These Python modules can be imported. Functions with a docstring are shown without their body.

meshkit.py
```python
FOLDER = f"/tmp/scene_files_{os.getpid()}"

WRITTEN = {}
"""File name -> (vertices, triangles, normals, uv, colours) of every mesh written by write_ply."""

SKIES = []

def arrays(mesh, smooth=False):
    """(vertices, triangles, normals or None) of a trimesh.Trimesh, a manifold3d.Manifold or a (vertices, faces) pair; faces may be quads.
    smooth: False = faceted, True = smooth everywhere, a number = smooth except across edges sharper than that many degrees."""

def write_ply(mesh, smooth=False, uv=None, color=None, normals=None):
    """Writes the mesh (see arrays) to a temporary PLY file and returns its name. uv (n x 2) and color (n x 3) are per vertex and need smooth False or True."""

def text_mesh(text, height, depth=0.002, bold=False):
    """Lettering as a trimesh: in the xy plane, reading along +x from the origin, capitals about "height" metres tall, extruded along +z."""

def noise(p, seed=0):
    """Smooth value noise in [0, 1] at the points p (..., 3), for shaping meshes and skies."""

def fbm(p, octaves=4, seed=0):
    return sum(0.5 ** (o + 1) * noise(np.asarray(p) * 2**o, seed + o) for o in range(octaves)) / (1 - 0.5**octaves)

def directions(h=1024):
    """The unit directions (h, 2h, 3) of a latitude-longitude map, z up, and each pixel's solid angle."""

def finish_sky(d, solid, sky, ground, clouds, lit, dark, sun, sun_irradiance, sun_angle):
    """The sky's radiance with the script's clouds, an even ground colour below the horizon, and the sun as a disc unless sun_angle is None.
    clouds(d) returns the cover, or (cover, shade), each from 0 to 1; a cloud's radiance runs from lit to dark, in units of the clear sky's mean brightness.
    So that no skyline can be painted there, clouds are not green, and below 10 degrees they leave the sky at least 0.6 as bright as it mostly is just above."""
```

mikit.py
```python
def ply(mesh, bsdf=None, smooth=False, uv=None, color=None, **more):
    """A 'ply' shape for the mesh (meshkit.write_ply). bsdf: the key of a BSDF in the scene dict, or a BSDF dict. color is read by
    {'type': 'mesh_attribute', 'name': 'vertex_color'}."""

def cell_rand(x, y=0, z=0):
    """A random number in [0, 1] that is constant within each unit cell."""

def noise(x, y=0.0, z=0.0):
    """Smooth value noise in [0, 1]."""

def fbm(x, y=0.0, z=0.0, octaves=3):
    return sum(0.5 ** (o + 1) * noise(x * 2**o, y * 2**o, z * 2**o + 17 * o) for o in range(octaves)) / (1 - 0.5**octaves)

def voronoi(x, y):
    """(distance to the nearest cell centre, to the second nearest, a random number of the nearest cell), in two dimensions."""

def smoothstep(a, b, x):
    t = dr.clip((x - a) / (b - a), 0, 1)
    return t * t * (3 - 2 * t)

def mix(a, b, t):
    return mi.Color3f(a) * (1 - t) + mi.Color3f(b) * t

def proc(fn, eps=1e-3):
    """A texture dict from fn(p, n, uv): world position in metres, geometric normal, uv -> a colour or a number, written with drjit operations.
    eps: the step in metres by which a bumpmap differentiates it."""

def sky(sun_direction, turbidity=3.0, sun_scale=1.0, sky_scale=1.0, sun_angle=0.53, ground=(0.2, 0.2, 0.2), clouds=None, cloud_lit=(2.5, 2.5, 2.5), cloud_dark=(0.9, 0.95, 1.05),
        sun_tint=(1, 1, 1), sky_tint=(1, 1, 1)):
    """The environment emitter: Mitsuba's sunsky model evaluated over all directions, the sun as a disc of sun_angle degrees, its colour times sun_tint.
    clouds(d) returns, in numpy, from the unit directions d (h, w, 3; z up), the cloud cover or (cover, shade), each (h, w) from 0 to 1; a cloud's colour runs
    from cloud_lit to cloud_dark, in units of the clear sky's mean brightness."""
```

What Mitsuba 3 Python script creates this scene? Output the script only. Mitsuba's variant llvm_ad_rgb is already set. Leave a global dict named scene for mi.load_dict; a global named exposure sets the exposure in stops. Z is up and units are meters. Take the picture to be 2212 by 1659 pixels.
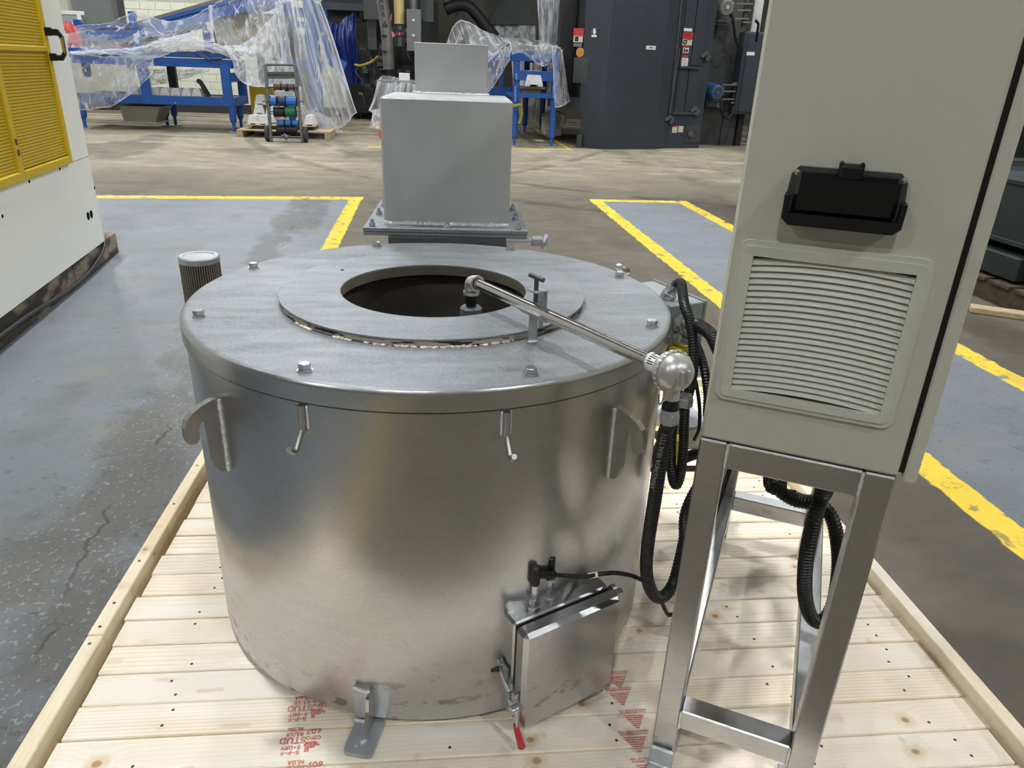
import math, random
import numpy as np, trimesh, drjit as dr, mitsuba as mi
import manifold3d as m3
from shapely.geometry import Polygon, box as sbox, Point
from shapely import affinity
import mikit, meshkit
from mikit import proc, noise, fbm, voronoi, cell_rand, smoothstep, mix

random.seed(7)
T4 = mi.ScalarTransform4f
scene, labels = {}, {}
ZF = -0.17                       # the shop floor; z = 0 is the top of the pallet deck

# ------------------------------------------------------------------ camera
F_PX, PITCH, YAW, ROLL = 1558.22, 0.4127, 0.1241, 0.0384
EYE = np.array([0.0, 0.0, 1.39])
_f = np.array([math.sin(YAW) * math.cos(PITCH), math.cos(YAW) * math.cos(PITCH), -math.sin(PITCH)])
_r0 = np.array([math.cos(YAW), -math.sin(YAW), 0.0]); _u0 = np.cross(_r0, _f)
_r = math.cos(ROLL) * _r0 + math.sin(ROLL) * _u0
_u = -math.sin(ROLL) * _r0 + math.cos(ROLL) * _u0
scene['camera'] = {'type': 'perspective', 'fov': math.degrees(2 * math.atan(1106 / F_PX)), 'fov_axis': 'x', 'near_clip': 0.05, 'far_clip': 200.0,
                   'to_world': T4().look_at(origin=EYE.tolist(), target=(EYE + _f).tolist(), up=_u.tolist())}
exposure = 0.40


def at(x, y, Y):
    """The point at depth y = Y that stands at this place of the photograph (2212 x 1659)."""
    d = _f + _r * (x - 1106) / F_PX - _u * (y - 829.5) / F_PX
    return EYE + d * (Y / d[1])


# ------------------------------------------------------------------ lamps of the hall (linear high bays in rows)
CEIL = 7.6
LAMP_W = 400.0
LAMPS = [(x, y) for x in (-8.3, -1.9, 4.4, 10.7) for y in (-4.4, 3.2, 9.8, 16.2)] + [(-9.4, 20.6), (-5.2, 20.6)]  # the last two are unseen lamps added to brighten the block wall
LAMP_K = {(-1.9, 3.2): 1.5, (4.4, 3.2): .8}      # one lamp raised, one lowered to strengthen the furnace shadow


# ------------------------------------------------------------------ helpers
def numbered(key):
    if key not in scene and key not in labels and not any(k.startswith(key + '__') for k in scene): return key
    n = 1
    while f'{key}_{n:03d}' in scene or f'{key}_{n:03d}' in labels: n += 1
    return f'{key}_{n:03d}'


def thing(name, label, cat, group=None):
    key = numbered(name)
    labels[key] = {'label': label, 'category': cat}
    if group: labels[key]['group'] = group
    return key


def add(name, mesh, bsdf, parent=None, smooth=False, label=None, kind=None, uv=None, **more):
    key = name if parent is None else parent + '__' + name
    if key in scene: 
        n = 1
        while f'{key}_{n:03d}' in scene: n += 1
        key = f'{key}_{n:03d}'
    scene[key] = mikit.ply(mesh, bsdf, smooth=smooth, uv=uv, **more)
    if label or kind:
        labels.setdefault(key, {})
        if label: labels[key]['label'] = label
        if kind: labels[key]['kind'] = kind
    return key


def adds(name, meshes, *a, **k):
    return [add(name, m, *a, **k) for m in meshes]


def single(name, mesh, bsdf, label, cat, group=None, smooth=False, kind=None, uv=None):
    """A thing that is one mesh."""
    key = numbered(name)
    scene[key] = mikit.ply(mesh, bsdf, smooth=smooth, uv=uv)
    labels[key] = {'label': label, 'category': cat}
    if group: labels[key]['group'] = group
    if kind: labels[key]['kind'] = kind
    return key


def struct(name, mesh, bsdf, label, cat='structure', parent=None, smooth=False):
    key = name
    scene[key] = mikit.ply(mesh, bsdf, smooth=smooth)
    labels[key] = {'label': label, 'category': cat, 'kind': 'structure'}
    return key


def cat(*ms):
    out = []
    for m in ms: out += list(m) if isinstance(m, (list, tuple)) else [m]
    return trimesh.util.concatenate(out)


def B(x0, x1, y0, y1, z0, z1, bev=0.0):
    x0, x1 = sorted((x0, x1)); y0, y1 = sorted((y0, y1)); z0, z1 = sorted((z0, z1))
    c = np.array([x0 + x1, y0 + y1, z0 + z1]) / 2; e = np.array([x1 - x0, y1 - y0, z1 - z0])
    if bev <= 0:
        m = trimesh.creation.box(e); m.apply_translation(c); return m
    b = min(bev, e.min() * 0.45); h = e / 2; pts = []
    for s in np.ndindex(2, 2, 2):
        s = np.array(s) * 2 - 1
        for k in range(3):
            p = h - b; p[k] = h[k]; pts.append(s * p)
    m = trimesh.convex.convex_hull(np.array(pts)); m.apply_translation(c); return m


def rotz(m, deg, at_=(0, 0, 0)):
    m = m.copy(); m.apply_transform(trimesh.transformations.rotation_matrix(math.radians(deg), [0, 0, 1], at_)); return m


def rot(m, deg, axis, at_=(0, 0, 0)):
    m = m.copy(); m.apply_transform(trimesh.transformations.rotation_matrix(math.radians(deg), axis, at_)); return m


def mv(m, x=0, y=0, z=0):
    m = m.copy(); m.apply_translation([x, y, z]); return m


def frame(m, o, ex, ey, ez):
    """Local axes to the world."""
    m = m.copy(); M = np.eye(4); M[:3, 0], M[:3, 1], M[:3, 2], M[:3, 3] = ex, ey, ez, o
    m.apply_transform(M); return m


def axis_frame(d):
    d = np.asarray(d, float); d /= np.linalg.norm(d)
    a = np.cross(d, [0, 0, 1] if abs(d[2]) < .9 else [1, 0, 0]); a /= np.linalg.norm(a)
    return d, a, np.cross(d, a)


def lathe(profile, n=48, origin=(0, 0, 0), axis=(0, 0, 1), a0=0.0, sweep=2 * math.pi):
    """Surface of revolution of (radius, height) points, bottom-out order; open at the ends unless the radius is 0 there."""
    pr = np.asarray(profile, float); d, a, b = axis_frame(axis)
    t = a0 + np.arange(n) * sweep / n
    ring = np.cos(t)[:, None] * a + np.sin(t)[:, None] * b
    v = (pr[:, None, 0, None] * ring[None] + pr[:, None, 1, None] * d[None, None]).reshape(-1, 3) + np.asarray(origin, float)
    i, j = np.meshgrid(np.arange(len(pr) - 1), np.arange(n), indexing='ij'); k = (j + 1) % n
    q = np.stack([i * n + j, i * n + k, (i + 1) * n + k, (i + 1) * n + j], -1).reshape(-1, 4)
    f = np.vstack([q[:, [0, 1, 2]], q[:, [0, 2, 3]]])
    m = trimesh.Trimesh(v, f, process=False)
    tri = m.area_faces > 1e-14
    m.update_faces(tri); m.remove_unreferenced_vertices()
    return m


def C(p, q, r, r2=None, n=20, bev=0.0):
    """Closed cylinder or cone from p to q."""
    p, q = np.asarray(p, float), np.asarray(q, float); r2 = r if r2 is None else r2; L = np.linalg.norm(q - p)
    prof = [(0, 0), (r, 0), (r2, L), (0, L)] if not bev else [(0, 0), (r - bev, 0), (r, bev), (r2, L - bev), (r2 - bev, L), (0, L)]
    return lathe(prof, n, p, q - p)


def hexnut(p, q, r, a0=0.0):
    p, q = np.asarray(p, float), np.asarray(q, float); L = np.linalg.norm(q - p)
    return lathe([(0, 0), (r * .92, 0), (r, L * .12), (r, L * .88), (r * .9, L), (0, L)], 6, p, q - p, a0)


def spline(pts, n=60):
    """Centripetal-like Catmull-Rom through the points, evenly spaced."""
    P = np.asarray(pts, float); P = np.vstack([2 * P[0] - P[1], P, 2 * P[-1] - P[-2]]); out = []
    for i in range(1, len(P) - 2):
        t = np.linspace(0, 1, 24, endpoint=False)[:, None]
        a, b, c, d = P[i - 1], P[i], P[i + 1], P[i + 2]
        out.append(.5 * (2 * b + (c - a) * t + (2 * a - 5 * b + 4 * c - d) * t ** 2 + (3 * b - a - 3 * c + d) * t ** 3))
    out = np.vstack(out + [P[-2:-1]])
    s = np.r_[0, np.cumsum(np.linalg.norm(np.diff(out, axis=0), axis=1))]
    u = np.linspace(0, s[-1], n)
    return np.stack([np.interp(u, s, out[:, k]) for k in range(out.shape[1])], -1)


def tube(path, r, n=12, caps=True):
    p = np.asarray(path, float); t = np.gradient(p, axis=0); t /= np.linalg.norm(t, axis=1, keepdims=True) + 1e-12
    _, a, _ = axis_frame(t[0]); A = [a]
    for k in range(1, len(p)):
        a = A[-1] - t[k] * (A[-1] @ t[k]); A.append(a / (np.linalg.norm(a) + 1e-12))
    A = np.array(A); Bn = np.cross(t, A); ang = np.arange(n) * 2 * math.pi / n
    rr = np.broadcast_to(r, (len(p),))[:, None, None]
    v = (p[:, None] + rr * (np.cos(ang)[None, :, None] * A[:, None] + np.sin(ang)[None, :, None] * Bn[:, None])).reshape(-1, 3)
    i, j = np.meshgrid(np.arange(len(p) - 1), np.arange(n), indexing='ij'); k = (j + 1) % n
    q = np.stack([i * n + j, i * n + k, (i + 1) * n + k, (i + 1) * n + j], -1).reshape(-1, 4)
    f = [q[:, [0, 1, 2]], q[:, [0, 2, 3]]]
    if caps:
        v = np.vstack([v, p[0], p[-1]]); m = len(p) * n; j = np.arange(n); k = (j + 1) % n
        f += [np.stack([k, j, np.full(n, m)], -1), np.stack([m - n + j, m - n + k, np.full(n, m + 1)], -1)]
    return trimesh.Trimesh(v, np.vstack(f), process=False)


def conduit(pts, r, pitch=0.0075, n=12):
    """Ribbed flexible conduit."""
    L = spline(pts, 400); length = np.linalg.norm(np.diff(L, axis=0), axis=1).sum()
    k = max(int(length / pitch) * 4, 12); p = spline(pts, k)
    rad = r * np.where(np.arange(k) % 4 < 2, 1.0, 0.9)
    return tube(p, rad, n)


def prism(poly, h):
    return trimesh.creation.extrude_polygon(poly if hasattr(poly, 'exterior') else Polygon(poly), h, engine='earcut')


def rrect(x0, x1, y0, y1, r, q=6):
    return sbox(x0 + r, y0 + r, x1 - r, y1 - r).buffer(r, quad_segs=q)


def bar(p, q, w, h, up=(0, 0, 1), bev=0.0):
    """Rectangular bar from p to q: w sideways, h along up."""
    p, q = np.asarray(p, float), np.asarray(q, float); d = q - p; L = np.linalg.norm(d); d /= L
    up = np.asarray(up, float); s = np.cross(up, d)
    if np.linalg.norm(s) < 1e-6: s = np.cross([1, 0, 0], d)
    s /= np.linalg.norm(s); u = np.cross(d, s)
    return frame(B(0, L, -w / 2, w / 2, -h / 2, h / 2, bev), p, d, s, u)


def bead(path, r, seed=0, step=0.006):
    """A lumpy weld bead along a path."""
    p = np.asarray(path, float); L = np.linalg.norm(np.diff(p, axis=0), axis=1).sum(); k = max(int(L / step) * 2, 6)
    q = spline(p, k) if len(p) > 2 else np.linspace(p[0], p[1], k)
    rr = r * (0.75 + 0.5 * meshkit.noise(q * 180, seed)); rr[0] *= .4; rr[-1] *= .4
    return tube(q, rr, 7)


# ------------------------------------------------------------------ materials
def mat(key, color, rough=0.5, metal=0.0, spec=0.5, bump=None, bump_scale=1.0, **kw):
    def tex(v):
        if callable(v): return proc(v)
        if isinstance(v, (int, float)): return float(v)
        return {'type': 'rgb', 'value': [float(c) for c in v]}
    d = {'type': 'principled', 'base_color': tex(color), 'roughness': tex(rough), 'metallic': float(metal), 'specular': float(spec), **kw}
    if bump is not None: d = {'type': 'bumpmap', 'arbitrary': proc(bump), 'scale': float(bump_scale), 'bsdf': d}
    scene[key] = {'type': 'twosided', 'bsdf': d}
    return key


def M(v): return mi.Float(v)


def lay(a, b, t): return mix(a, b, dr.clip(t, 0, 1))


def floor_color(p, n, uv):
    x, y = p.x, p.y
    n1 = fbm(x * .55, y * .55, 3.0, 4); n2 = fbm(x * 3.1, y * 4.3, 1.0, 4); n3 = noise(x * 60, y * 60, 2.0); n4 = fbm(x * 11, y * 19, 5.0, 3)
    far = smoothstep(8.5, 13.5, y + 2.2 * (n1 - .5))
    c = lay((.108, .092, .067), (.23, .203, .146), far)
    c = c * (0.62 + .5 * n2 + .32 * n4)
    c = c * lay((1, 1, 1), (.55, .54, .55), smoothstep(.52, .72, fbm(x * .9 + 7, y * .35, 9.0, 4)) * .8)
    c = lay(c, (.42, .39, .32), smoothstep(.54, .82, fbm(x * 1.3, y * 2.6 + 4, 8.0, 7)) * far * .42)          # dusty light scrapes
    c = c * lay((1, 1, 1), (.50, .49, .48), smoothstep(.42, .66, fbm(x * .45, y * 2.1, 21.0, 4)) * smoothstep(16.9, 18.2, y))
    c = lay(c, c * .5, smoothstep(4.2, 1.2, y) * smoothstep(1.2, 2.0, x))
    # tyre tracks curving over the aisle
    for (cx, cy, R) in ((9.0, 20.0, 13.2), (9.0, 20.0, 11.9), (-14, 24, 19.5)):
        rr = dr.sqrt((x - cx) * (x - cx) + (y - cy) * (y - cy))
        band = smoothstep(.16, .05, dr.abs(rr - R + .1 * (n2 - .5))) * smoothstep(.35, .6, fbm(x * 2, y * 2, 4.0, 3))
        c = c * (1 - .38 * band)
    # grey painted bays
    j = .045 * (fbm(x * 14, y * 14, 0.5, 3) - .5)
    yA = 9.24 + .07 * (x + 2.4) + j
    inA = (x < -.89 + j) & (y < yA) & (y > -3)
    inB = (x > 2.2 + j) & (x < 3.39 + j) & (y < 9.5 + j)
    paint = lay((.215, .242, .272), (.262, .288, .315), n1 * 1.3 - .2) * (.52 + .20 * smoothstep(1.5, 6.5, y)) * (.86 + .22 * n2 + .06 * n3)  # darker towards the near end: shade of the machine painted in
    wear = smoothstep(.56, .80, fbm(x * 2.3 + 3, y * 2.9, 6.0, 6)) * .8
    # oil along the old crack
    xc = -1.1 - .05 * (y - 1.6) + .20 * (fbm(y * 1.3, 2.0, 1.0, 6) - .5) + .07 * (fbm(y * 14, 1.0, 1.0, 4) - .5)
    dcr = dr.abs(x - xc)
    oil = smoothstep(.50, .72, fbm(x * 3.4, y * 2.3, 11.0, 7) + .30 * smoothstep(.42, .0, dcr) - .06 - .05 * smoothstep(2.0, 6.0, y) )
    crack = .75 * smoothstep(.010, .002, dcr) * smoothstep(.53, .66, fbm(x * 5, y * 4, 2.2, 4))
    chip_glints = smoothstep(.66, .74, fbm(x * 85, y * 85, 4.0, 4)) * (.05 + .95 * smoothstep(.45, .05, dcr))  # pale chips that also paint in the small glints of the floor
    specks = smoothstep(.68, .76, fbm(x * 26, y * 36, 9.0, 4)) + smoothstep(.62, .74, fbm(x * 5, y * 7, 14.0, 6)) * .7
    paint = lay(paint, (.19, .18, .155), wear * .6)
    paint = lay(paint, (.075, .07, .055), oil * .5 * smoothstep(.9, .1, dcr) + oil * .08)
    paint = lay(paint, (.40, .43, .45), chip_glints * .30)
    paint = lay(paint, (.07, .065, .055), specks * (.16 + .34 * smoothstep(4.0, 1.5, y)))
    paint = lay(paint, (.04, .037, .03), crack)
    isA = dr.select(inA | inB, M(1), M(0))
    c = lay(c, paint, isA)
    # yellow lines
    fl = lambda t, w: smoothstep(w + .006, w - .006, dr.abs(t))
    l1 = fl(y - yA, .105) * dr.select(x < -.80, M(1), M(0))
    l2 = fl(x + .89 + j, .074) * dr.select(y < yA + .1, M(1), M(0))
    onB = dr.select(y < 9.56, M(1), M(0))
    l3 = fl(x - 2.2 - j, .078) * onB
    l4 = fl(x - 3.39 - j, .078) * onB
    l5 = fl(y - 9.5 - j, .085) * dr.select((x > 2.13) & (x < 3.46), M(1), M(0))
    l6 = fl(y - 15.82 - .12 * (x - 1.7), .055) * dr.select((x > -1.2) & (x < 3.06), M(1), M(0))
    l7 = fl(x - 3.05 + .055 * (y - 15.9) * 0, .05) * dr.select((y > 15.9) & (y < 21.5), M(1), M(0))
    l8 = fl(y - 19.2, .05) * dr.select((x > -2.6) & (x < -1.9), M(1), M(0))
    line = dr.maximum(dr.maximum(dr.maximum(l1, l2), dr.maximum(l3, l4)), dr.maximum(l5, dr.maximum(l6, dr.maximum(l7, l8))))
    yel = lay((.62, .445, .03), (.68, .50, .045), n2)
    yel = lay(yel, (.20, .16, .07), smoothstep(.60, .72, fbm(x * 17, y * 17, 3.3, 3)) * .8 + .25 * oil)
    line = line * (1 - .85 * smoothstep(.66, .76, fbm(x * 9 + 2, y * 9, 8.3, 3)))
    return lay(c, yel, line)


def floor_rough(p, n, uv):
    x, y = p.x, p.y
    a = fbm(x * 1.1, y * 1.1, 2.0, 4)
    return dr.select((x < -.89) & (y < 9.3), .30 + .28 * a, .55 + .3 * a)


def floor_bump(p, n, uv):
    return fbm(p.x * 22, p.y * 22, 0.0, 3) * .0016 + noise(p.x * 90, p.y * 90) * .0005


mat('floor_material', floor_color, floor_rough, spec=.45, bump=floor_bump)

PALLET_ROT = -1.0
PITCH_PLANK = 0.0950
PLANK_Y0 = 0.740
_ca, _sa = math.cos(math.radians(PALLET_ROT)), math.sin(math.radians(PALLET_ROT))
PALLET_C = (0.24, 1.5)


def to_pallet(x, y):
    x, y = x - PALLET_C[0], y - PALLET_C[1]
    return x * _ca + y * _sa + PALLET_C[0], -x * _sa + y * _ca + PALLET_C[1]


def wood(p, along_x=True, base=(.885, .82, .69), rich=0.0):
    lx, ly = to_pallet(p.x, p.y)
    if not along_x: lx, ly = ly, lx + p.z * 1.3
    w = PITCH_PLANK if along_x else .2
    row = dr.floor((ly - PLANK_Y0) / w); v = (ly - PLANK_Y0) / w - row
    r1, r2, r3 = cell_rand(row, 3, 1), cell_rand(row, 5, 2), cell_rand(row, 7, 3)
    # knots: a few per plank; the grain flows around them
    kc = .34 + .2 * r2; cell = dr.floor(lx / kc + r1 * 9); kx = (cell + .2 + .6 * cell_rand(cell, row, 4) - r1 * 9) * kc; ky = .18 + .64 * cell_rand(cell, row, 5)
    has = dr.select(cell_rand(cell, row, 6) > .42, M(1), M(0)); ks = .006 + .008 * cell_rand(cell, row, 8)
    dx, dy = (lx - kx), (v - ky) * w
    kd = dr.sqrt(dx * dx * .9 + dy * dy * (1.0 + .5 * (r1 - .5))) * (.85 + .3 * noise(lx * 55, ly * 55, 4.0))
    warp = has * dr.exp(-dr.square(kd / (ks * 3.2))) * dr.select(dy > 0, M(1), M(-1)) * ks * 2.2
    g = (dy + warp) * (95 + 120 * r1) + 2.2 * fbm(lx * 1.3, row * 5.1 + v * .7, r1 * 20, 3) + 9 * r2
    ring = .5 + .5 * dr.sin(g * 6.28 * .5 + 1.6 * fbm(lx * 3.2, v * 2 + row, 3.0, 3))
    fine = noise(lx * 9, (ly + p.z) * 900, 1.0)
    c = lay(base, (base[0] * .88, base[1] * .79, base[2] * .62), smoothstep(.45, 1.0, ring) * (.22 + .85 * r3 * r3) + .10 * fine)
    c = lay(c, (.92, .875, .78), smoothstep(.45, .75, fbm(lx * 2.1, row * 3 + v * 1.5, 7.0, 3)) * .55)
    c = c * (.88 + .13 * r2) * lay((1, 1, 1), (1.0, .955, .915), smoothstep(.4, .75, fbm(lx * 1.1, row * 4.3 + v * .8, 17.0, 3)))
    sm = noise(lx * 21 + 60 * r1, v * 2.4 + row * 7.7, 23.0)
    c = lay(c, (.55, .40, .24), smoothstep(.88, 1.0, sm) * .45)
    c = lay(c, (.62, .45, .27), smoothstep(.72, .95, noise(lx * 7, v * 16 + row * 3.1, 27.0)) * smoothstep(.5, .75, fbm(lx * 2.2, row * 1.9, 29.0, 3)) * .35)
    c = lay(c, (.66, .47, .27), has * smoothstep(ks * 2.6, ks * 1.0, kd) * .55)
    c = lay(c, (.33, .19, .09), has * smoothstep(ks * 1.0, ks * .45, kd) * .8)
    c = lay(c, (.60, .44, .25), smoothstep(.66, .80, fbm(lx * 3.3 + 5, row * 2.2 + v, 12.0, 4)) * .4 * r3)
    # countersunk screw heads along the joists
    if along_x:
        for jx in (-.62, .02, .42, .86, 1.2):
            for vv in (.27, .72):
                ox = jx + .05 * (cell_rand(row, int(jx * 100) + 300, int(vv * 10)) - .5); oy = (v - vv - .1 * (cell_rand(row, int(jx * 100) + 400, 3) - .5)) * w
                dd = dr.sqrt(dr.square(lx - ox) + dr.square(oy))
                c = lay(c, (.05, .045, .04), smoothstep(.0042, .0030, dd) * dr.select(cell_rand(row, int(jx * 100) + 350, int(vv * 9)) > .35, M(1), M(0)))
    return c


mat('plank_wood', lambda p, n, uv: wood(p), .62, spec=.3, bump=lambda p, n, uv: noise(p.x * 8, p.y * 700, p.z * 700) * .00012)
mat('lip_wood', lambda p, n, uv: wood(p, False, (.85, .75, .54)), .62, spec=.3)
mat('stamp_ink', lambda p, n, uv: lay((.52, .12, .12), (.66, .34, .27), smoothstep(.35, .62, noise(p.x * 420, p.y * 420, 3.0)) * .9), .8, spec=.1)


def silver(p, n, uv):
    a = fbm(p.x * 4, p.y * 4, p.z * 4, 4); b = noise(p.x * 160, p.y * 160, p.z * 160); s = fbm(p.x * 3 + p.y * 3, p.y * 3 - p.x * 3, p.z * 46, 3)
    g = .505 + .13 * (a - .5) + .05 * (b - .5) + .04 * (s - .5)
    c = mi.Color3f(g, g * 1.005, g * 1.01)
    sc = smoothstep(.64, .72, fbm(p.x * 24, p.y * 24, p.z * 40, 4)) * smoothstep(.25, .0, p.z) * smoothstep(.35, .62, fbm(p.x * 7, p.y * 7, p.z * 7, 3))
    return lay(c, (.16, .16, .15), sc * .8)


def silver_rough(p, n, uv): return .22 + .12 * fbm(p.x * 9, p.y * 9, p.z * 9, 3)


mat('silver_paint', silver, silver_rough, metal=.95, spec=.5, bump=lambda p, n, uv: fbm(p.x * 60, p.y * 60, p.z * 60, 2) * .00014)


def lit_lid_silver(p, n, uv):
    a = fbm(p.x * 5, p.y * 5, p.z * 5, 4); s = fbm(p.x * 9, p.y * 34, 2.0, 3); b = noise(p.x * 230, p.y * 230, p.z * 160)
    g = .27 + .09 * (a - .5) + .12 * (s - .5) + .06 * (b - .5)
    return mi.Color3f(g * .94, g, g * 1.06)  # bluish tint stands for the cool light from above


mat('top_lit_silver', lit_lid_silver, .52, metal=.55, spec=.5, bump=lambda p, n, uv: fbm(p.x * 30, p.y * 110, p.z * 60, 3) * .0007)  # copy of the silver paint for upper faces, overhead light put into its colour
mat('stack_lit_silver', lambda p, n, uv: mi.Color3f(.47, .485, .485) * (.82 + .36 * fbm(p.x * 5, p.y * 5, p.z * 3, 4) + .03 * (noise(p.x * 14, p.y * 14, p.z * 90) - .5)), .46, metal=.4, bump=lambda p, n, uv: fbm(p.x * 70, p.y * 70, p.z * 70, 2) * .0002)  # lighter copy of the silver paint: light on the stack put into colour
mat('weld_metal', (.80, .81, .82), .38, metal=.6, bump=lambda p, n, uv: noise(p.x * 300, p.y * 300, p.z * 300) * .002)
mat('zinc', lambda p, n, uv: mi.Color3f(.62, .63, .65) * (.8 + .3 * noise(p.x * 90, p.y * 90, p.z * 90)), .28, metal=.95)
mat('stainless', lambda p, n, uv: mi.Color3f(.60, .58, .55) * (.94 + .1 * noise(p.x * 30, p.y * 30, p.z * 400)), .2, metal=1.0)
mat('cast_aluminium', (.60, .59, .57), .34, metal=.75)
mat('galvanised', lambda p, n, uv: mi.Color3f(.46, .48, .50) * (.8 + .4 * fbm(p.x * 25, p.y * 25, p.z * 25, 3)), .42, metal=.7)
mat('dark_steel', lambda p, n, uv: mi.Color3f(.10, .105, .11) * (.6 + .8 * fbm(p.x * 20, p.y * 20, p.z * 20, 3)), .4, metal=.6)
mat('burnt_edge', lambda p, n, uv: lay((.34, .31, .25), (.02, .02, .02), smoothstep(.5, .58, fbm(p.x * 28, p.y * 28, p.z * 160, 3))), .7)
mat('refractory', lambda p, n, uv: mi.Color3f(.72, .68, .56) * (.75 + .4 * noise(p.x * 260, p.y * 260, p.z * 260)), .95, spec=.1)
mat('crucible_dark', lambda p, n, uv: mi.Color3f(.050, .046, .038) * (.6 + .8 * fbm(p.x * 12, p.y * 12, p.z * 20, 3)), .6)
mat('throat_metal', lambda p, n, uv: mi.Color3f(.20, .18, .145) * (.7 + .6 * fbm(p.x * 16, p.y * 16, p.z * 30, 3)), .55, metal=.4)
mat('black_rubber', (.009, .009, .010), .36, spec=.4)
mat('black_plastic', (.008, .008, .009), .5, spec=.25)
mat('black_gloss', (.006, .006, .007), .16, spec=.5)
mat('grille_dark', (.06, .06, .055), .8)
mat('void_black', (.004, .004, .004), .9, spec=.1)
mat('white_ceramic', (.78, .76, .70), .3)
mat('label_white', (.75, .75, .72), .5)
mat('ink_black', (.02, .02, .02), .7)
mat('sheath_grey', (.16, .165, .17), .5, metal=.3)
mat('brass', (.62, .44, .17), .3, metal=.9)
mat('valve_yellow', (.70, .55, .02), .4)
mat('red_dip', (.45, .03, .045), .35)
mat('cabinet_paint', lambda p, n, uv: mi.Color3f(.505, .495, .415) * (.985 + .03 * noise(p.x * 500, p.y * 500, p.z * 500)), .42, spec=.4, bump=lambda p, n, uv: noise(p.x * 700, p.y * 700, p.z * 700) * .00018)
mat('grille_plastic', (.535, .535, .475), .45, spec=.4)
mat('smoked_plastic', (.055, .055, .052), .22, spec=.5)
mat('box_green_grey', lambda p, n, uv: mi.Color3f(.235, .27, .265) * (.92 + .16 * fbm(p.x * 30, p.y * 30, p.z * 30, 3)), .42)
mat('filter_pleat', (.17, .155, .125), .7)
mat('filter_core', (.03, .027, .022), .8)
mat('hook_shade_silver', lambda p, n, uv: mi.Color3f(.36, .355, .33) * (.9 + .2 * fbm(p.x * 40, p.y * 40, p.z * 40, 3)), .42, metal=.8)  # silver paint darkened to carry the shade on the hook sides
mat('enclosure_white', lambda p, n, uv: mi.Color3f(.76, .77, .71) * (.94 + .08 * fbm(p.x * 2, p.y * 2, p.z * 2, 4)), .38, spec=.45)
mat('guard_yellow', (.52, .355, .014), .42)
mat('interior_cream', (.44, .36, .19), .6)
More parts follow.
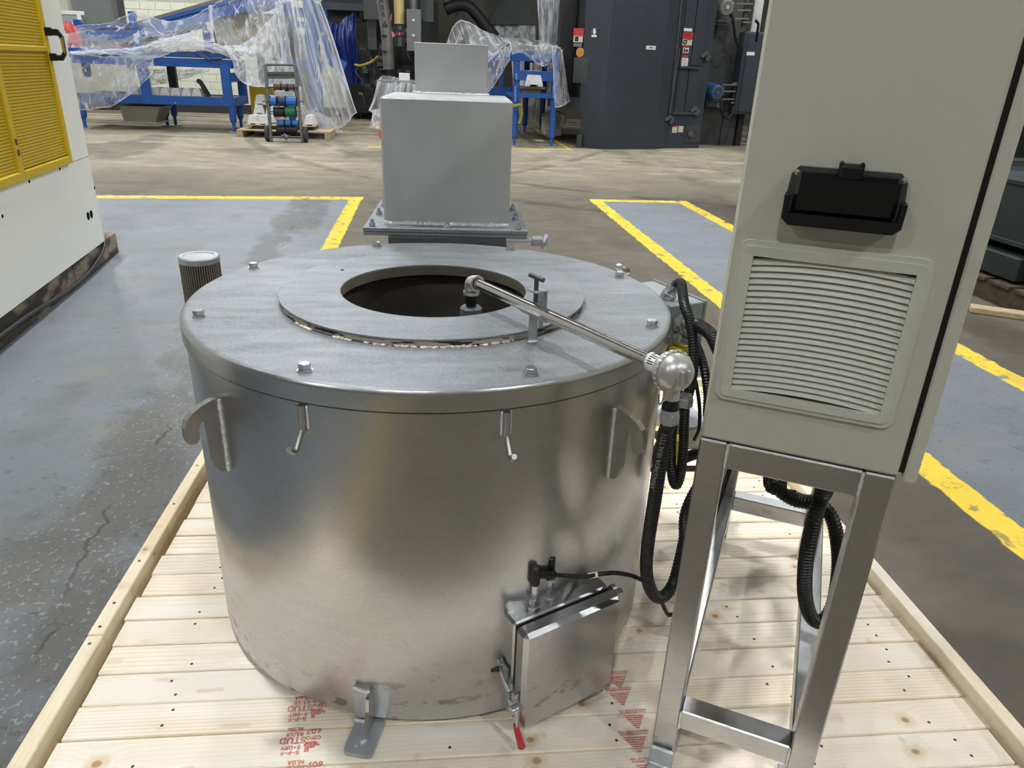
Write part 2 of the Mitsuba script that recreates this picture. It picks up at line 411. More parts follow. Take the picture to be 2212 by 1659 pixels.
mat('stained_concrete', lambda p, n, uv: lay((.235, .195, .14), (.035, .03, .022), smoothstep(.36, .66, fbm(p.x * 5, p.y * 5, p.z * 11, 5) + .10 * smoothstep(6.4, 4.6, p.y))), .8)
mat('wall_block', lambda p, n, uv: mi.Color3f(.74, .745, .61) * (.93 + .1 * fbm(p.x * 9, p.y, p.z * 9, 3)), .6)
mat('wall_mortar', (.46, .46, .375), .8)
mat('wall_dim', (.20, .19, .155), .8)
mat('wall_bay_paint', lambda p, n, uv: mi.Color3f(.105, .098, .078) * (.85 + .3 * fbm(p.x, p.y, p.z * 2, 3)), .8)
mat('base_black', (.035, .033, .03), .7)
mat('ceiling_grey', (.10, .10, .10), .9)
mat('frame_blue', lambda p, n, uv: mi.Color3f(.020, .095, .36) * (.92 + .16 * fbm(p.x * 6, p.y * 6, p.z * 6, 3)), .38, spec=.5)
mat('roller_grey', (.20, .19, .16), .5, metal=.3)
mat('panel_tan', (.40, .34, .23), .55)
mat('chute_grey', (.27, .255, .215), .5, metal=.25)
mat('casting_white', lambda p, n, uv: mi.Color3f(.60, .60, .585) * (.85 + .25 * noise(p.x * 30, p.y * 30, p.z * 30)), .5)
mat('cart_grey', (.105, .12, .115), .4, metal=.2)
mat('tyre', (.045, .042, .036), .8)
mat('wire_blue', (.02, .14, .48), .4)
mat('wire_navy', (.015, .03, .13), .5)
mat('wire_green', (.008, .16, .06), .5)
mat('wire_black', (.006, .006, .008), .5)
mat('wire_brown', (.10, .045, .03), .5)
mat('wire_white', (.72, .72, .72), .5)
mat('old_wood', lambda p, n, uv: mi.Color3f(.42, .33, .20) * (.75 + .5 * noise(p.x * 4, p.y * 60, p.z * 60)), .75)
mat('cardboard', (.34, .25, .17), .8)
mat('red_cloth', (.60, .12, .10), .6)
mat('cable_grey', (.022, .022, .022), .45)
mat('pane_blue', (.30, .36, .36), .2)
mat('weld_blue', (.12, .22, .55), .3)
mat('tarp_blue', (.010, .024, .15), .32, spec=.6)
mat('machine_navy', lambda p, n, uv: lay((.048, .060, .080), (.032, .037, .044), fbm(p.x * 1.3, p.y, p.z * 1.1, 4)) * (.9 + .2 * noise(p.x * 40, p.z * 60)), .42, spec=.45)
mat('machine_grey', lambda p, n, uv: lay((.068, .076, .074), (.042, .046, .046), fbm(p.x * 1.7, p.y, p.z * 1.3, 4)), .5)
mat('machine_black', (.012, .0125, .013), .6)
mat('pipe_steel', lambda p, n, uv: mi.Color3f(.20, .20, .185) * (.7 + .5 * fbm(p.x * 5, p.y, p.z * 6, 3)), .4, metal=.5)
mat('pipe_yellow', (.62, .48, .20), .5)
mat('panel_grey', (.17, .18, .18), .45)
mat('tag_pink', (.85, .17, .30), .5)
mat('hose_yellow', (.30, .23, .02), .5)
mat('motor_grey', (.30, .29, .25), .45)
mat('motor_blue', (.045, .12, .29), .4)
mat('sign_red', (.55, .035, .04), .5)
mat('sign_cream', (.60, .57, .45), .5)
mat('sign_orange', (.50, .24, .05), .5)
mat('bag_white', (.50, .48, .43), .45)
mat('bucket_orange', (.80, .16, .02), .4)
mat('teal_steel', lambda p, n, uv: lay((.012, .030, .030), (.007, .009, .009), fbm(p.x * 5, p.y * 5, p.z * 5, 4)), .6)
mat('rust_brown', lambda p, n, uv: mi.Color3f(.060, .042, .028) * (.6 + .8 * noise(p.x * 30, p.y * 30, p.z * 30)), .75)


def film(key, haze, rough=.16, tint=(.9, .92, .95)):
    """Clear polythene film: a sheet one sees through, with crease highlights painted as milky haze."""
    scene[key] = {'type': 'blendbsdf', 'weight': proc(haze), 
                  'bsdf_0': {'type': 'thindielectric', 'int_ior': 1.45},
                  'bsdf_1': {'type': 'principledthin', 'base_color': {'type': 'rgb', 'value': list(tint)}, 'roughness': rough, 'diff_trans': 1.0, 'eta': 1.5}}
    return key


def hem(uv):
    e = dr.minimum(dr.minimum(uv.x, 1 - uv.x), dr.minimum(uv.y, 1 - uv.y))
    return .55 * smoothstep(.035, .008, e)


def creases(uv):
    """Glints along the folds of crumpled film, painted into the haze as lines."""
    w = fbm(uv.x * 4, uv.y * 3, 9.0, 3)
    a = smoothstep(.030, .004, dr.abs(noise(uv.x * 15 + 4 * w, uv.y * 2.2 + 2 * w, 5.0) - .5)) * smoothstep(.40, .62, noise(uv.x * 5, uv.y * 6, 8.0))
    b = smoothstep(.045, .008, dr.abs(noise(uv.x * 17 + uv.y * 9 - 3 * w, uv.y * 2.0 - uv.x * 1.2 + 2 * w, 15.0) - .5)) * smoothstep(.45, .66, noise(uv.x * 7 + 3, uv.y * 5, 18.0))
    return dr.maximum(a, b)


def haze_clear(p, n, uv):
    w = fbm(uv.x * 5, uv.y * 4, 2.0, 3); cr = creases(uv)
    s = smoothstep(.74, .90, noise(uv.x * 30 + 3 * w, uv.y * 3 + w, 1.0)) * .75 + smoothstep(.78, .92, noise(uv.x * 75 + 8 - 5 * w, uv.y * 6, 3.0)) * .5  # streaks paint the highlights of the folds into the haze
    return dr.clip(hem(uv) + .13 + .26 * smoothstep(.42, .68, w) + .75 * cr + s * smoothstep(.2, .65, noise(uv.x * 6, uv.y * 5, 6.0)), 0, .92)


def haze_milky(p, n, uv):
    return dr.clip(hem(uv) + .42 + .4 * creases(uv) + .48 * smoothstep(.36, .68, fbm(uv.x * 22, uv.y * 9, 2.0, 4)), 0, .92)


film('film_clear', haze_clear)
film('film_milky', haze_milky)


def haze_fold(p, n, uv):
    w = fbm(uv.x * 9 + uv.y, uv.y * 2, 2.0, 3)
    s = smoothstep(.62, .82, noise(uv.x * 24 + 2 * w, uv.y * 1.5, 1.0)) * .5 + smoothstep(.8, .92, noise(uv.x * 70, uv.y * 3 + w, 3.0)) * .5  # long streaks: fold highlights put into the blend weight
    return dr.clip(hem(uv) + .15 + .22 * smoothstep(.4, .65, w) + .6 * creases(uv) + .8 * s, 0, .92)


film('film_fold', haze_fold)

# ================================================================== the setting
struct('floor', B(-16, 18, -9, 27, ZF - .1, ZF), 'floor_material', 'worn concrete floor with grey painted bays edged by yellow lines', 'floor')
struct('ceiling', B(-16, 18, -9, 27, CEIL + .35, CEIL + .45), 'ceiling_grey', 'dark ceiling of the hall', 'ceiling')
struct('wall_left', B(-16.2, -16, -9, 27, ZF, CEIL + .4), 'wall_dim', 'side wall of the hall', 'wall')
struct('wall_right', B(18, 18.2, -9, 27, ZF, CEIL + .4), 'wall_dim', 'side wall of the hall', 'wall')
struct('wall_front', B(-16, 18, -9.2, -9, ZF, CEIL + .4), 'wall_dim', 'wall behind the viewer', 'wall')
YW = 24.0
w = cat(B(-16, -9.95, YW, YW + .3, ZF, CEIL + .4), B(-8.45, -2.0, YW, YW + .3, ZF, 2.86), B(-8.45, -2.0, YW, YW + .3, 3.0, CEIL + .4) , B(-9.95, -8.45, YW, YW + .3, 4.0, CEIL + .4),
        B(-9.95, -8.45, YW, YW + .3, ZF, 1.2), B(-8.45, -7.55, YW, YW + .3, 2.8, 3.05), B(-5.8, -2, YW, YW + .3, 2.8, 3.05))
struct('wall_back', w, 'wall_mortar', 'pale cream painted block wall at the far left', 'wall')
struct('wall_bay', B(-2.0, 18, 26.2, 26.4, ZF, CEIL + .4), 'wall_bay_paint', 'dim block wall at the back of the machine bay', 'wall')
struct('wall_return', B(-2.12, -2.0, YW + .1, 26.3, ZF, CEIL + .4), 'wall_dim', 'short return wall of the machine bay', 'wall')
struct('baseboard_back', B(-9.9, -2.05, YW - .04, YW - .001, ZF, .08), 'base_black', 'black painted band along the foot of the block wall', 'baseboard')
nb = 0
for r in range(18):
    z0 = .085 + r * .205
    for c in range(-1, 17):
        x0 = -8.43 + c * .415 + (r % 2) * .2075; x1 = x0 + .405
        x0 = max(x0, -8.44)
        if x1 - x0 < .05 or x0 > -2.2 or z0 > 3.55 or nb >= 296: continue
        if x1 > -7.55 and x0 < -5.8 and z0 > 2.70 and z0 < 3.0: continue
        add('block', B(x0, min(x1, -2.02), YW - .02, YW + .01, z0, z0 + .198, .004), 'wall_block', 'wall_back'); nb += 1
# a dark opening with a steel frame, and a second one lower down
struct('window_1', cat(B(-9.95, -8.45, YW + .22, YW + .26, 1.2, 4.0)), 'panel_grey', 'grey roller shutter in an opening of the block wall', 'shutter')
add('frame', cat(B(-8.62, -8.45, YW - .05, YW + .1, 1.0, 4.0, .01), B(-9.95, -8.62, YW - .05, YW + .1, 3.45, 3.6, .01)), 'dark_steel', 'window_1')
struct('window_2', B(-7.55, -5.8, YW + .2, YW + .25, 2.78, 3.06), 'void_black', 'long dark slot in the block wall', 'opening')
add('lintel', B(-7.6, -5.75, YW - .03, YW + .1, 3.0, 3.07, .005), 'dark_steel', 'window_2')
single('wall_cable', tube(spline([(-8.2, YW - .04, 3.55), (-7.2, YW - .04, 3.47), (-6.2, YW - .04, 3.42), (-5.2, YW - .04, 3.40), (-4.6, YW - .04, 3.45)], 60), .012, 6), 'black_rubber', 'thin dark cable sagging along the cream block wall', 'cable', smooth=True)

# lamps
for (x, y) in LAMPS:
    k = thing('high_bay_lamp', 'long white high bay lamp under the ceiling', 'lamp', 'high bay lamps in rows')
    add('housing', B(x - .28, x + .28, y - .18, y + .18, CEIL, CEIL + .08, .02), 'label_white', k)
    add('hanger', cat(C((x - .2, y, CEIL + .08), (x - .2, y, CEIL + .36), .006, n=6), C((x + .2, y, CEIL + .08), (x + .2, y, CEIL + .36), .006, n=6)), 'zinc', k)
    m = trimesh.Trimesh([(x - .25, y - .15, CEIL - .004), (x + .25, y - .15, CEIL - .004), (x + .25, y + .15, CEIL - .004), (x - .25, y + .15, CEIL - .004)], [(0, 2, 1), (0, 3, 2)], process=False)
    scene[k + '__diffuser'] = mikit.ply(m, 'label_white', emitter={'type': 'area', 'radiance': {'type': 'rgb', 'value': [LAMP_W * LAMP_K.get((x, y), 1.0) * c for c in (.97, .99, 1.0)]}})

# ================================================================== shipping pallet
pal = thing('shipping_pallet', 'large new softwood pallet of planks carrying the furnace and the stand', 'pallet')
PC = (PALLET_C[0], PALLET_C[1], 0)
PX0, PX1 = -.815, 1.315
NPL = 25
rp = random.Random(3)
for i in range(NPL):
    y0 = PLANK_Y0 + i * PITCH_PLANK; dz = rp.uniform(-.0015, .0005); g = .0014 + rp.uniform(0, .0012)
    m = B(PX0 + rp.uniform(-.012, .008), PX1 + rp.uniform(-.01, .012), y0 + g, y0 + PITCH_PLANK - g, -.038, dz, .0025)
    add('plank', rotz(m, PALLET_ROT, PC), 'plank_wood', pal)
PY0, PY1 = PLANK_Y0 - .01, PLANK_Y0 + NPL * PITCH_PLANK
for (x0, x1, ya, yb) in ((-.868, -.829, PY0, 1.50), (-.870, -.831, 1.503, PY1 + .03), (1.322, 1.361, PY0, PY1 + .03)):
    add('lip', rotz(B(x0, x1, ya, yb, -.12, .038, .0025), PALLET_ROT, PC), 'lip_wood', pal)
add('lip', rotz(B(-.829, 1.322, PY1 - .002, PY1 + .036, -.06, .034, .0025), PALLET_ROT, PC), 'lip_wood', pal)
for x in (-.72, -.2, .32, .84, 1.25):
    add('joist', rotz(B(x - .045, x + .045, PY0, PY1, ZF, -.0385, .003), PALLET_ROT, PC), 'lip_wood', pal)
for (x, y) in ((-.850, 1.47), (-.850, 1.53), (-.850, 1.62), (-.851, 1.8), (-.851, 2.1), (-.851, 2.35), (-.849, 1.1)):
    add('screw', rotz(C((x, y, .0375), (x, y, .0388), .0042, n=10), PALLET_ROT, PC), 'dark_steel', pal)


def stamp(text, cx, cy, h, ang=180, wide=1.0):
    m = meshkit.text_mesh(text, h, .0004, bold=True); c = m.bounds.mean(0); m.apply_translation([-c[0], -c[1], 0])
    m.apply_scale([wide, 1, 1]); m = rotz(m, ang); m.apply_translation([cx, cy, .0008]); return m


def grade_block(cx, cy):
    """One impression of the red grade stamp; reads from the far side."""
    s = [stamp('S-P-F', cx, cy - .031, .0095), stamp('S-DRY', cx, cy - .018, .0095), stamp('STUD', cx + .002, cy, .0155), stamp('R3/18', cx + .004, cy + .017, .0095), stamp('NLGA', cx + .003, cy + .030, .0095),
         stamp('607', cx + .045, cy + .022, .013), stamp('CIFQ', cx + .046, cy + .005, .0095)]
    for k in range(5):
        s.append(mv(bar((-.017 + .008 * k, -.004, 0), (-.013 + .004 * k, .007, 0), .0045, .0004), cx + .046, cy - .012, .001))
    s += [mv(B(-.017, .012, -.0155, -.011, 0, .0004), cx + .046, cy - .0, .0008), mv(B(-.015, .006, -.021, -.0172, 0, .0004), cx + .045, cy, .0008), mv(B(-.012, -.002, -.030, -.0225, 0, .0004), cx + .042, cy, .0008)]
    return cat(s)


for (px, py) in ((-.312, 1.283), (-.314, 1.194), (-.300, 1.108)):
    add('grade_stamp', grade_block(px, py), 'stamp_ink', pal, label='red ink lumber grade stamp')


def arrow_block(cx, cy, s=1.0):
    m = []
    for k in range(7):
        wdt = .034 * (1 - k / 7.5); m.append(B(cx - wdt, cx + wdt * .95, cy - .0075 * k - .0018 * (1 + .6 * (k == 6)), cy - .0075 * k + .0018, .0008, .0012))
    m.append(stamp('THIS SIDE PREMIUM', cx, cy + .012, .0058)); m.append(stamp('PREMIUM STUDS THIS', cx, cy + .0205, .0058))
    m = cat(m); m.apply_translation([-cx, -cy, 0]); m.apply_scale([s, s, 1]); m.apply_translation([cx, cy, 0])
    return m


for (px, py, sc_) in ((.458, 1.322, .75), (.452, 1.270, .75), (.470, 1.202, .75), (.457, 1.142, .8), (.466, 1.07, .8)):
    add('arrow_stamp', arrow_block(px, py, sc_), 'stamp_ink', pal, label='red ink stamp of a striped arrowhead')

# ================================================================== the furnace
fur = thing('crucible_furnace', 'round silver crucible furnace with a lid ring, flue stack and welded hooks on the pallet', 'furnace')
FX, FY = .0151, 1.8047
FO = (FX, FY, 0)
RS, RL, HL = .5972, .6035, .8486
NS = 160
add('shell', lathe([(.02, .018), (RS - .004, .018), (RS, .022), (RS, .30), (RS, .56), (RS, .80), (RS, .815), (.45, .815)], NS, FO), 'silver_paint', fur, smooth=35)
add('base_plate', lathe([(0, .004), (.50, .004), (.50, .0175), (0, .0175)], 96, FO), 'dark_steel', fur, smooth=35)
lid = add('lid', lathe([(RL - .0045, .8455), (RL - .009, .8478), (RL - .014, HL), (.39, HL), (.36, HL), (.36, .81)], NS, FO), 'top_lit_silver', fur, smooth=40)
add('shade_line', lathe([(RS + .0002, .7975), (RS + .0022, .7985), (RS + .0022, .803), (RS, .803)], NS, FO), 'dark_steel', lid, smooth=40)  # dark ring standing in for the thin shade below the lid
add('skirt', lathe([(RL - .004, .803), (RL, .8035), (RL, .8366), (RL - .0015, .8416), (RL - .0045, .8455)], NS, FO), 'silver_paint', lid, smooth=40)
for k in range(8):
    a = math.radians(-71.5 + 45 * k); x, y = FX + .562 * math.cos(a), FY + .562 * math.sin(a)
    z0 = HL
    add('lid_bolt', cat(C((x, y, z0), (x, y, z0 + .002), .0155, n=20), C((x, y, z0 + .002), (x, y, z0 + .0045), .0135, n=20), hexnut((x, y, z0 + .0045), (x, y, z0 + .0155), .0125, .3 + k)), 'zinc', fur)
# ring over the crucible with a burnt edge and refractory crumbs
ring = add('cover_ring', lathe([(.3825, .8612), (.3842, .8622), (.3842, .8658), (.3830, .8668), (.239, .8668), (.2352, .8655), (.2348, .862)], NS, FO), 'top_lit_silver', fur, smooth=40)
add('edge', lathe([(.3795, .8487), (.3822, .850), (.3822, .8612), (.379, .8612)], NS, FO), 'burnt_edge', ring, smooth=35, label='burnt cream edge below the ring')
add('throat', lathe([(.2348, .862), (.2352, .848), (.2362, .836), (.239, .834)], NS, FO), 'throat_metal', ring, smooth=35)
add('screw_hole', cat([C((FX + .30 * math.cos(a), FY + .30 * math.sin(a), .8668), (FX + .30 * math.cos(a), FY + .30 * math.sin(a), .8672), .0055, n=12) for a in (2.55, -.62)]), 'void_black', ring)
add('crucible', lathe([(.0, .20), (.12, .205), (.19, .26), (.235, .40), (.262, .60), (.272, .80), (.272, .822), (.26, .830), (.239, .833)], 96, FO), 'crucible_dark', fur, smooth=40, label='dark crucible inside the opening')
rc = random.Random(11); crumbs = []
for k in range(170):
    a = math.radians(rc.choice([-122, -108, -96, -90, -84, -78, -68, -140]) + rc.gauss(0, 3.2)) if k < 160 else math.radians(rc.uniform(-10, 4)); rr = .3825 + abs(rc.gauss(0, .003)); s = rc.uniform(.0015, .0042)
    m = trimesh.creation.icosphere(1, s); m.vertices *= [rc.uniform(.9, 1.8), rc.uniform(.8, 1.4), rc.uniform(.5, .9)]; m = rotz(m, rc.uniform(0, 180))
    m.apply_translation([FX + rr * math.cos(a), FY + rr * math.sin(a), HL + s * .35]); crumbs.append(m)
add('insulation_crumb', cat(crumbs), 'refractory', fur, kind='stuff', label='white crumbs of refractory along the ring')


def radial(a_deg):
    a = math.radians(a_deg); e = np.array([math.cos(a), math.sin(a), 0]); return e, np.array([-e[1], e[0], 0])


HOOK = [(.592, .742), (.612, .7425), (.634, .736), (.654, .726), (.668, .714), (.6745, .697), (.6745, .672), (.671, .661), (.663, .657), (.653, .658), (.647, .666), (.6455, .688), (.6405, .700), (.633, .7025), (.628, .698), (.6265, .66), (.6255, .607), (.620, .583), (.612, .5735), (.592, .570)]
for a in (-139.6, -50.6, 130.0, 40.0):
    e, t = radial(a)
    hk = add('lifting_hook', frame(mv(prism(Polygon(HOOK).buffer(-.001).buffer(.001), .016), 0, 0, -.008), (FX, FY, 0), e, [0, 0, 1], np.cross(e, [0, 0, 1])), 'hook_shade_silver', fur)
    for sd in (-1, 1):
        q = [np.array([FX, FY, 0]) + e * (RS + .0005) + t * sd * .0095 + np.array([0, 0, z]) for z in (.742, .57)]
        add('weld_bead', bead(q, .0052, sd + 3), 'weld_metal', hk, smooth=True)
for a in (-115.1, -77.6):
    e, t = radial(a); O = np.array([FX, FY, 0])
    pn = add('hanger_pin', tube([O + e * .604 + [0, 0, .797], O + e * .604 + [0, 0, .742]], .0068, 14), 'silver_paint', fur, smooth=35)
    add('rod', tube(spline([O + e * .606 + [0, 0, .746], O + e * .612 + [0, 0, .737], O + e * .628 + [0, 0, .717], O + e * .633 + [0, 0, .7135], O + e * .639 + [0, 0, .714], O + e * .652 + [0, 0, .7265]], 24), .0056, 14), 'silver_paint', pn, smooth=35)
    for sd in (-1, 1):
        add('weld_bead', bead([O + e * .5985 + t * sd * .0085 + [0, 0, .796], O + e * .5985 + t * sd * .0085 + [0, 0, .745]], .0032, 5), 'weld_metal', pn, smooth=True)
# feet
for a in (-105.3, 15.0, 135.0):
    e, t = radial(a); O = np.array([FX, FY, 0])
    pl = frame(mv(prism(rrect(.590, .690, -.033, .033, .012), .011), 0, 0, .0012), O, e, t, [0, 0, 1])
    ft = add('foot', pl, 'galvanised', fur, label='steel foot plate screwed to the planks')
    sh = [(.5975, .012), (.658, .012), (.655, .024), (.630, .070), (.626, .104), (.5975, .112)]
    add('gusset', frame(mv(prism(sh, .0075), 0, 0, -.009), O, e, [0, 0, 1], np.cross(e, [0, 0, 1])), 'silver_paint', ft)
    add('back_plate', cat(frame(B(.5965, .6035, -.036, .006, .012, .110, .001), O, e, t, [0, 0, 1])), 'silver_paint', ft)
    adds('weld_bead', [bead([O + e * .606 - t * .035 + [0, 0, .113], O + e * .608 - t * .012 + [0, 0, .108], O + e * .612 + t * .007 + [0, 0, .113]], .0052, 8), bead([O + e * .607 - t * .036 + [0, 0, .014], O + e * .608 - t * .006 + [0, 0, .014]], .005, 9), bead([O + e * .655 - t * .004 + [0, 0, .014], O + e * .663 + t * .0 + [0, 0, .0135], O + e * .652 + t * .010 + [0, 0, .014]], .0045, 4)], 'weld_metal', ft, smooth=True)
    add('lag_screw', hexnut(O + e * .668 - t * .008 + [0, 0, .0122], O + e * .668 - t * .008 + [0, 0, .020], .0088, .4), 'galvanised', ft)

# clean-out box, low on the shell
bx_o = np.array([.1935, 1.147, 0]); ba = math.radians(25.3); bu = np.array([math.cos(ba), math.sin(ba), 0]); bn = np.array([-bu[1], bu[0], 0])   # bn points into the shell
BWD, BZ0, BZ1 = .258, .036, .306
cob = add('cleanout_box', frame(B(0, BWD, .046, .235, BZ0, BZ1, .006), bx_o, bu, bn, [0, 0, 1]), 'silver_paint', fur, label='square clean-out box welded to the shell')
add('door', frame(B(-.001, BWD + .001, 0, .0425, BZ0 - .001, BZ1 + .001, .009), bx_o, bu, bn, [0, 0, 1]), 'silver_paint', cob)
add('gasket', frame(B(.003, BWD - .003, .042, .0465, BZ0 + .003, BZ1 - .003), bx_o, bu, bn, [0, 0, 1]), 'black_rubber', cob)
P = lambda u, n, z: bx_o + bu * u + bn * n + np.array([0, 0, z])
adds('weld_bead', [bead([P(-.001, .112, .305), P(-.001, .100, .20), P(-.001, .096, .05)], .0055, 3, .008), bead([P(.003, .104, .3065), P(.10, .086, .3065), P(.19, .098, .3065), P(.255, .135, .3065)], .005, 4, .008)], 'weld_metal', cob, smooth=True)
lt = [bar(P(-.006, .065, .175), P(-.006, .065, .135), .004, .022, bn), C(P(-.004, .085, .172), P(-.014, .085, .172), .010), bar(P(-.010, .090, .170), P(-.010, .030, .112), .007, .006), bar(P(-.016, .070, .158), P(-.016, .022, .106), .004, .004),
      C(P(-.002, .022, .116), P(-.020, .022, .116), .008), C(P(-.002, .012, .100), P(-.022, .012, .100), .0095), C(P(-.002, .03, .128), P(-.018, .03, .128), .006), bar(P(-.003, .032, .125), P(-.003, .006, .088), .003, .026), bar(P(-.012, .012, .106), P(-.014, .002, .062), .003, .016), bar(P(-.012, .012, .148), P(-.012, .018, .122), .010, .010)]
add('toggle_latch', cat(lt), 'zinc', cob)
add('latch_handle', tube(spline([P(-.013, .004, .064), P(-.013, -.006, .046), P(-.012, -.018, .026), P(-.011, -.021, .018)], 20), np.linspace(.0062, .0085, 20), 10), 'red_dip', cob, smooth=True, label='red dipped latch handle')
add('latch_pad', B(-.012, .012, -.009, .009, -.006, .006, .002).apply_transform(trimesh.transformations.translation_matrix(P(-.014, .094, .150))), 'black_rubber', cob)
add('hinge_lug', cat(C(P(.252, .02, .305), P(.270, .02, .305), .008), C(P(.251, .034, .307), P(.262, .034, .307), .010)), 'silver_paint', cob)
for i, (u, n) in enumerate(((.062, .068), (.108, .078))):
    ig = add('igniter', cat(hexnut(P(u, n, .3065), P(u, n, .316), .0155), C(P(u, n, .316), P(u, n, .322), .011), hexnut(P(u, n, .322), P(u, n, .336), .0125), C(P(u, n, .336), P(u, n, .340), .010), hexnut(P(u, n, .340), P(u, n, .350), .0105, .4)), 'zinc', cob)
    zt = .350
    add('igniter_ceramic', C(P(u, n, zt), P(u, n, zt + (.028 if i == 0 else .012)), .0062, n=16), 'white_ceramic', cob, smooth=35)
    zb = zt + (.022 if i == 0 else .010)
    if i == 0:
        add('igniter_boot', cat(C(P(u, n, zb), P(u, n, zb + .048), .0105, .0098, bev=.002), tube([P(u, n, zb + .024), P(u + .030, n - .004, zb + .019), P(u + .046, n - .006, zb + .012)], .0088, 12)), 'black_rubber', cob, smooth=40)
    else:
        add('igniter_boot', cat(C(P(u, n, zb + .026), P(u, n, zb + .062), .0105, .0100, bev=.002)), 'black_rubber', cob, smooth=40)
        add('igniter_clip', cat(tube([P(u, n, zb - .004), P(u, n, zb + .03)], .0045, 10), lathe([(.004, 0), (.0125, 0), (.0125, .0035), (.004, .0035)], 16, P(u, n, zb + .004))), 'interior_cream', cob, smooth=35)

# flue behind the lid
flu = add('flue', cat(B(-.130, .262, 2.395, 2.88, .40, .866)), 'dark_steel', fur, label='flue stack of welded silver plate')
RZ = -3.0; fc = (.06, 2.42, 0)
rf = lambda m: rotz(m, RZ, fc)
add('lower_flange', rf(B(-.212, .331, 2.408, 2.93, .866, .8785, .0015)), 'top_lit_silver', flu)
add('flange', rf(B(-.212, .333, 2.405, 2.93, .8792, .8925, .0015)), 'top_lit_silver', flu)
add('stack_box', rf(B(-.150, .273, 2.470, 2.915, .8925, 1.293, .006)), 'stack_lit_silver', flu)
add('upper_duct', rf(B(-.063, .200, 2.845, 2.905, 1.293, 1.462, .002)), 'stack_lit_silver', flu)
adds('weld_bead', [rf(m_) for m_ in (bead([(-.15, 2.468, .8945), (.06, 2.468, .8945), (.273, 2.468, .8945)], .010, 1), bead([(-.072, 2.842, 1.2945), (.06, 2.842, 1.2945), (.208, 2.842, 1.2945)], .0075, 2))], 'weld_metal', flu, smooth=True)
for i, (x, y) in enumerate(((-.184, 2.425), (.062, 2.425), (.302, 2.425), (-.184, 2.63), (.303, 2.60), (.303, 2.78), (-.184, 2.80))):
    add('flange_bolt', rf(cat(C((x, y, .8925), (x, y, .8945), .014), hexnut((x, y, .8945), (x, y, .9055), .0115, i), C((x, y, .9055), (x, y, .9165), .0062, n=12))), 'zinc', flu)
add('sensor', cat(tube([(.26, 2.40, .858), (.40, 2.40, .857)], .010, 12), B(.345, .385, 2.375, 2.42, .842, .872, .004), lathe([(0, 0), (.022, 0), (.026, .004), (.026, .012), (.022, .016), (0, .018)], 24, (.385, 2.395, .857), (1, -.35, -.1)), hexnut((.376, 2.395, .857), (.387, 2.391, .856), .016)), 'galvanised', fur, smooth=35)

# combustion air filter and blower behind the lid
AF = (-.712, 2.315)
af = add('air_filter', lathe([(.0, .545), (.055, .545)] + [(.057, .55), (.057, .806), (.0, .806)], 24, (AF[0], AF[1], 0)), 'filter_core', fur, smooth=35, label='round pleated air filter with a metal cap')
pleats = []
for k in range(52):
    a = 2 * math.pi * k / 52; e = np.array([math.cos(a), math.sin(a), 0]); o = np.array([AF[0], AF[1], 0])
    pleats.append(bar(o + e * .0572 + [0, 0, .55], o + e * .0572 + [0, 0, .806], .0028, .005, e))
add('pleat', cat(pleats), 'filter_pleat', af, kind='stuff')
add('cap', lathe([(.056, .800), (.0605, .800), (.0610, .816), (.058, .8205), (.046, .8205), (.044, .8180), (0, .8180)], 48, (AF[0], AF[1], 0)), 'galvanised', af, smooth=35)
add('blower', cat(lathe([(0, -.06), (.15, -.06), (.16, -.05), (.16, .05), (.15, .06), (0, .06)], 40, (-.60, 2.36, .34), (0, 1, 0)), C((AF[0], AF[1], .34), (AF[0], AF[1], .545), .05), B(-.58, -.44, 2.28, 2.44, .30, .46, .01), B(-.68, -.52, 2.25, 2.47, 0.0, .19, .005), C((-.60, 2.42, .34), (-.60, 2.60, .34), .075)), 'machine_grey', fur, smooth=35)
add('inlet_collar', lathe([(.02, 0), (.075, 0), (.075, .02), (.02, .02)], 36, (-.5935, 1.93, .735), (-1, .2, 0)), 'dark_steel', fur, smooth=35)

# junction box on the side of the shell
jo = np.array([.640, 1.774, 0]); ja = math.radians(21); ju = np.array([math.cos(ja), math.sin(ja), 0]); jn = np.array([-ju[1], ju[0], 0])
J = lambda u, n, z: jo + ju * u + jn * n + np.array([0, 0, z])
jb = add('junction_box', frame(B(0, .112, 0, .225, .60, .826, .002), jo, ju, jn, [0, 0, 1]), 'box_green_grey', fur, label='grey green steel junction box')
add('cover', frame(B(.113, .119, -.004, .229, .596, .830, .001), jo, ju, jn, [0, 0, 1]), 'box_green_grey', jb)
add('bracket', cat(B(.58, .66, 1.80, 1.84, .62, .66), B(.575, .64, 1.88, 1.93, .76, .79)), 'silver_paint', jb)


def fitting(p, d, r, L, m='zinc'):
    p = np.asarray(p, float); d = np.asarray(d, float) / np.linalg.norm(d)
    return cat(C(p, p + d * L * .12, r * 1.15), hexnut(p + d * L * .1, p + d * L * .5, r * 1.12), lathe([(r * .5, 0), (r * .98, 0), (r * .98, L * .3), (r * .8, L * .5), (r * .5, L * .5)], 20, p + d * L * .5, d))


add('cable_gland', fitting(J(.030, .06, .826), (.25, -.35, 1), .018, .05), 'zinc', jb, smooth=35)
add('cable_gland', fitting(J(.030, 0, .778), -jn + ju * .2, .022, .05), 'zinc', jb, smooth=35)
add('cable_gland', fitting(J(.030, 0, .734), -jn + ju * .2, .016, .05), 'zinc', jb, smooth=35)
add('plug', frame(cat(B(.004, .050, -.035, .0, .690, .712, .003), B(.010, .044, -.048, -.03, .694, .708, .002)), jo, ju, jn, [0, 0, 1]), 'valve_yellow', jb, label='yellow plug on the junction box')
add('lug', lathe([(0, 0), (.022, 0), (.026, .006), (.022, .016), (0, .018)], 24, (.575, 2.07, .842), (.5, .3, .8)), 'zinc', fur, smooth=35)

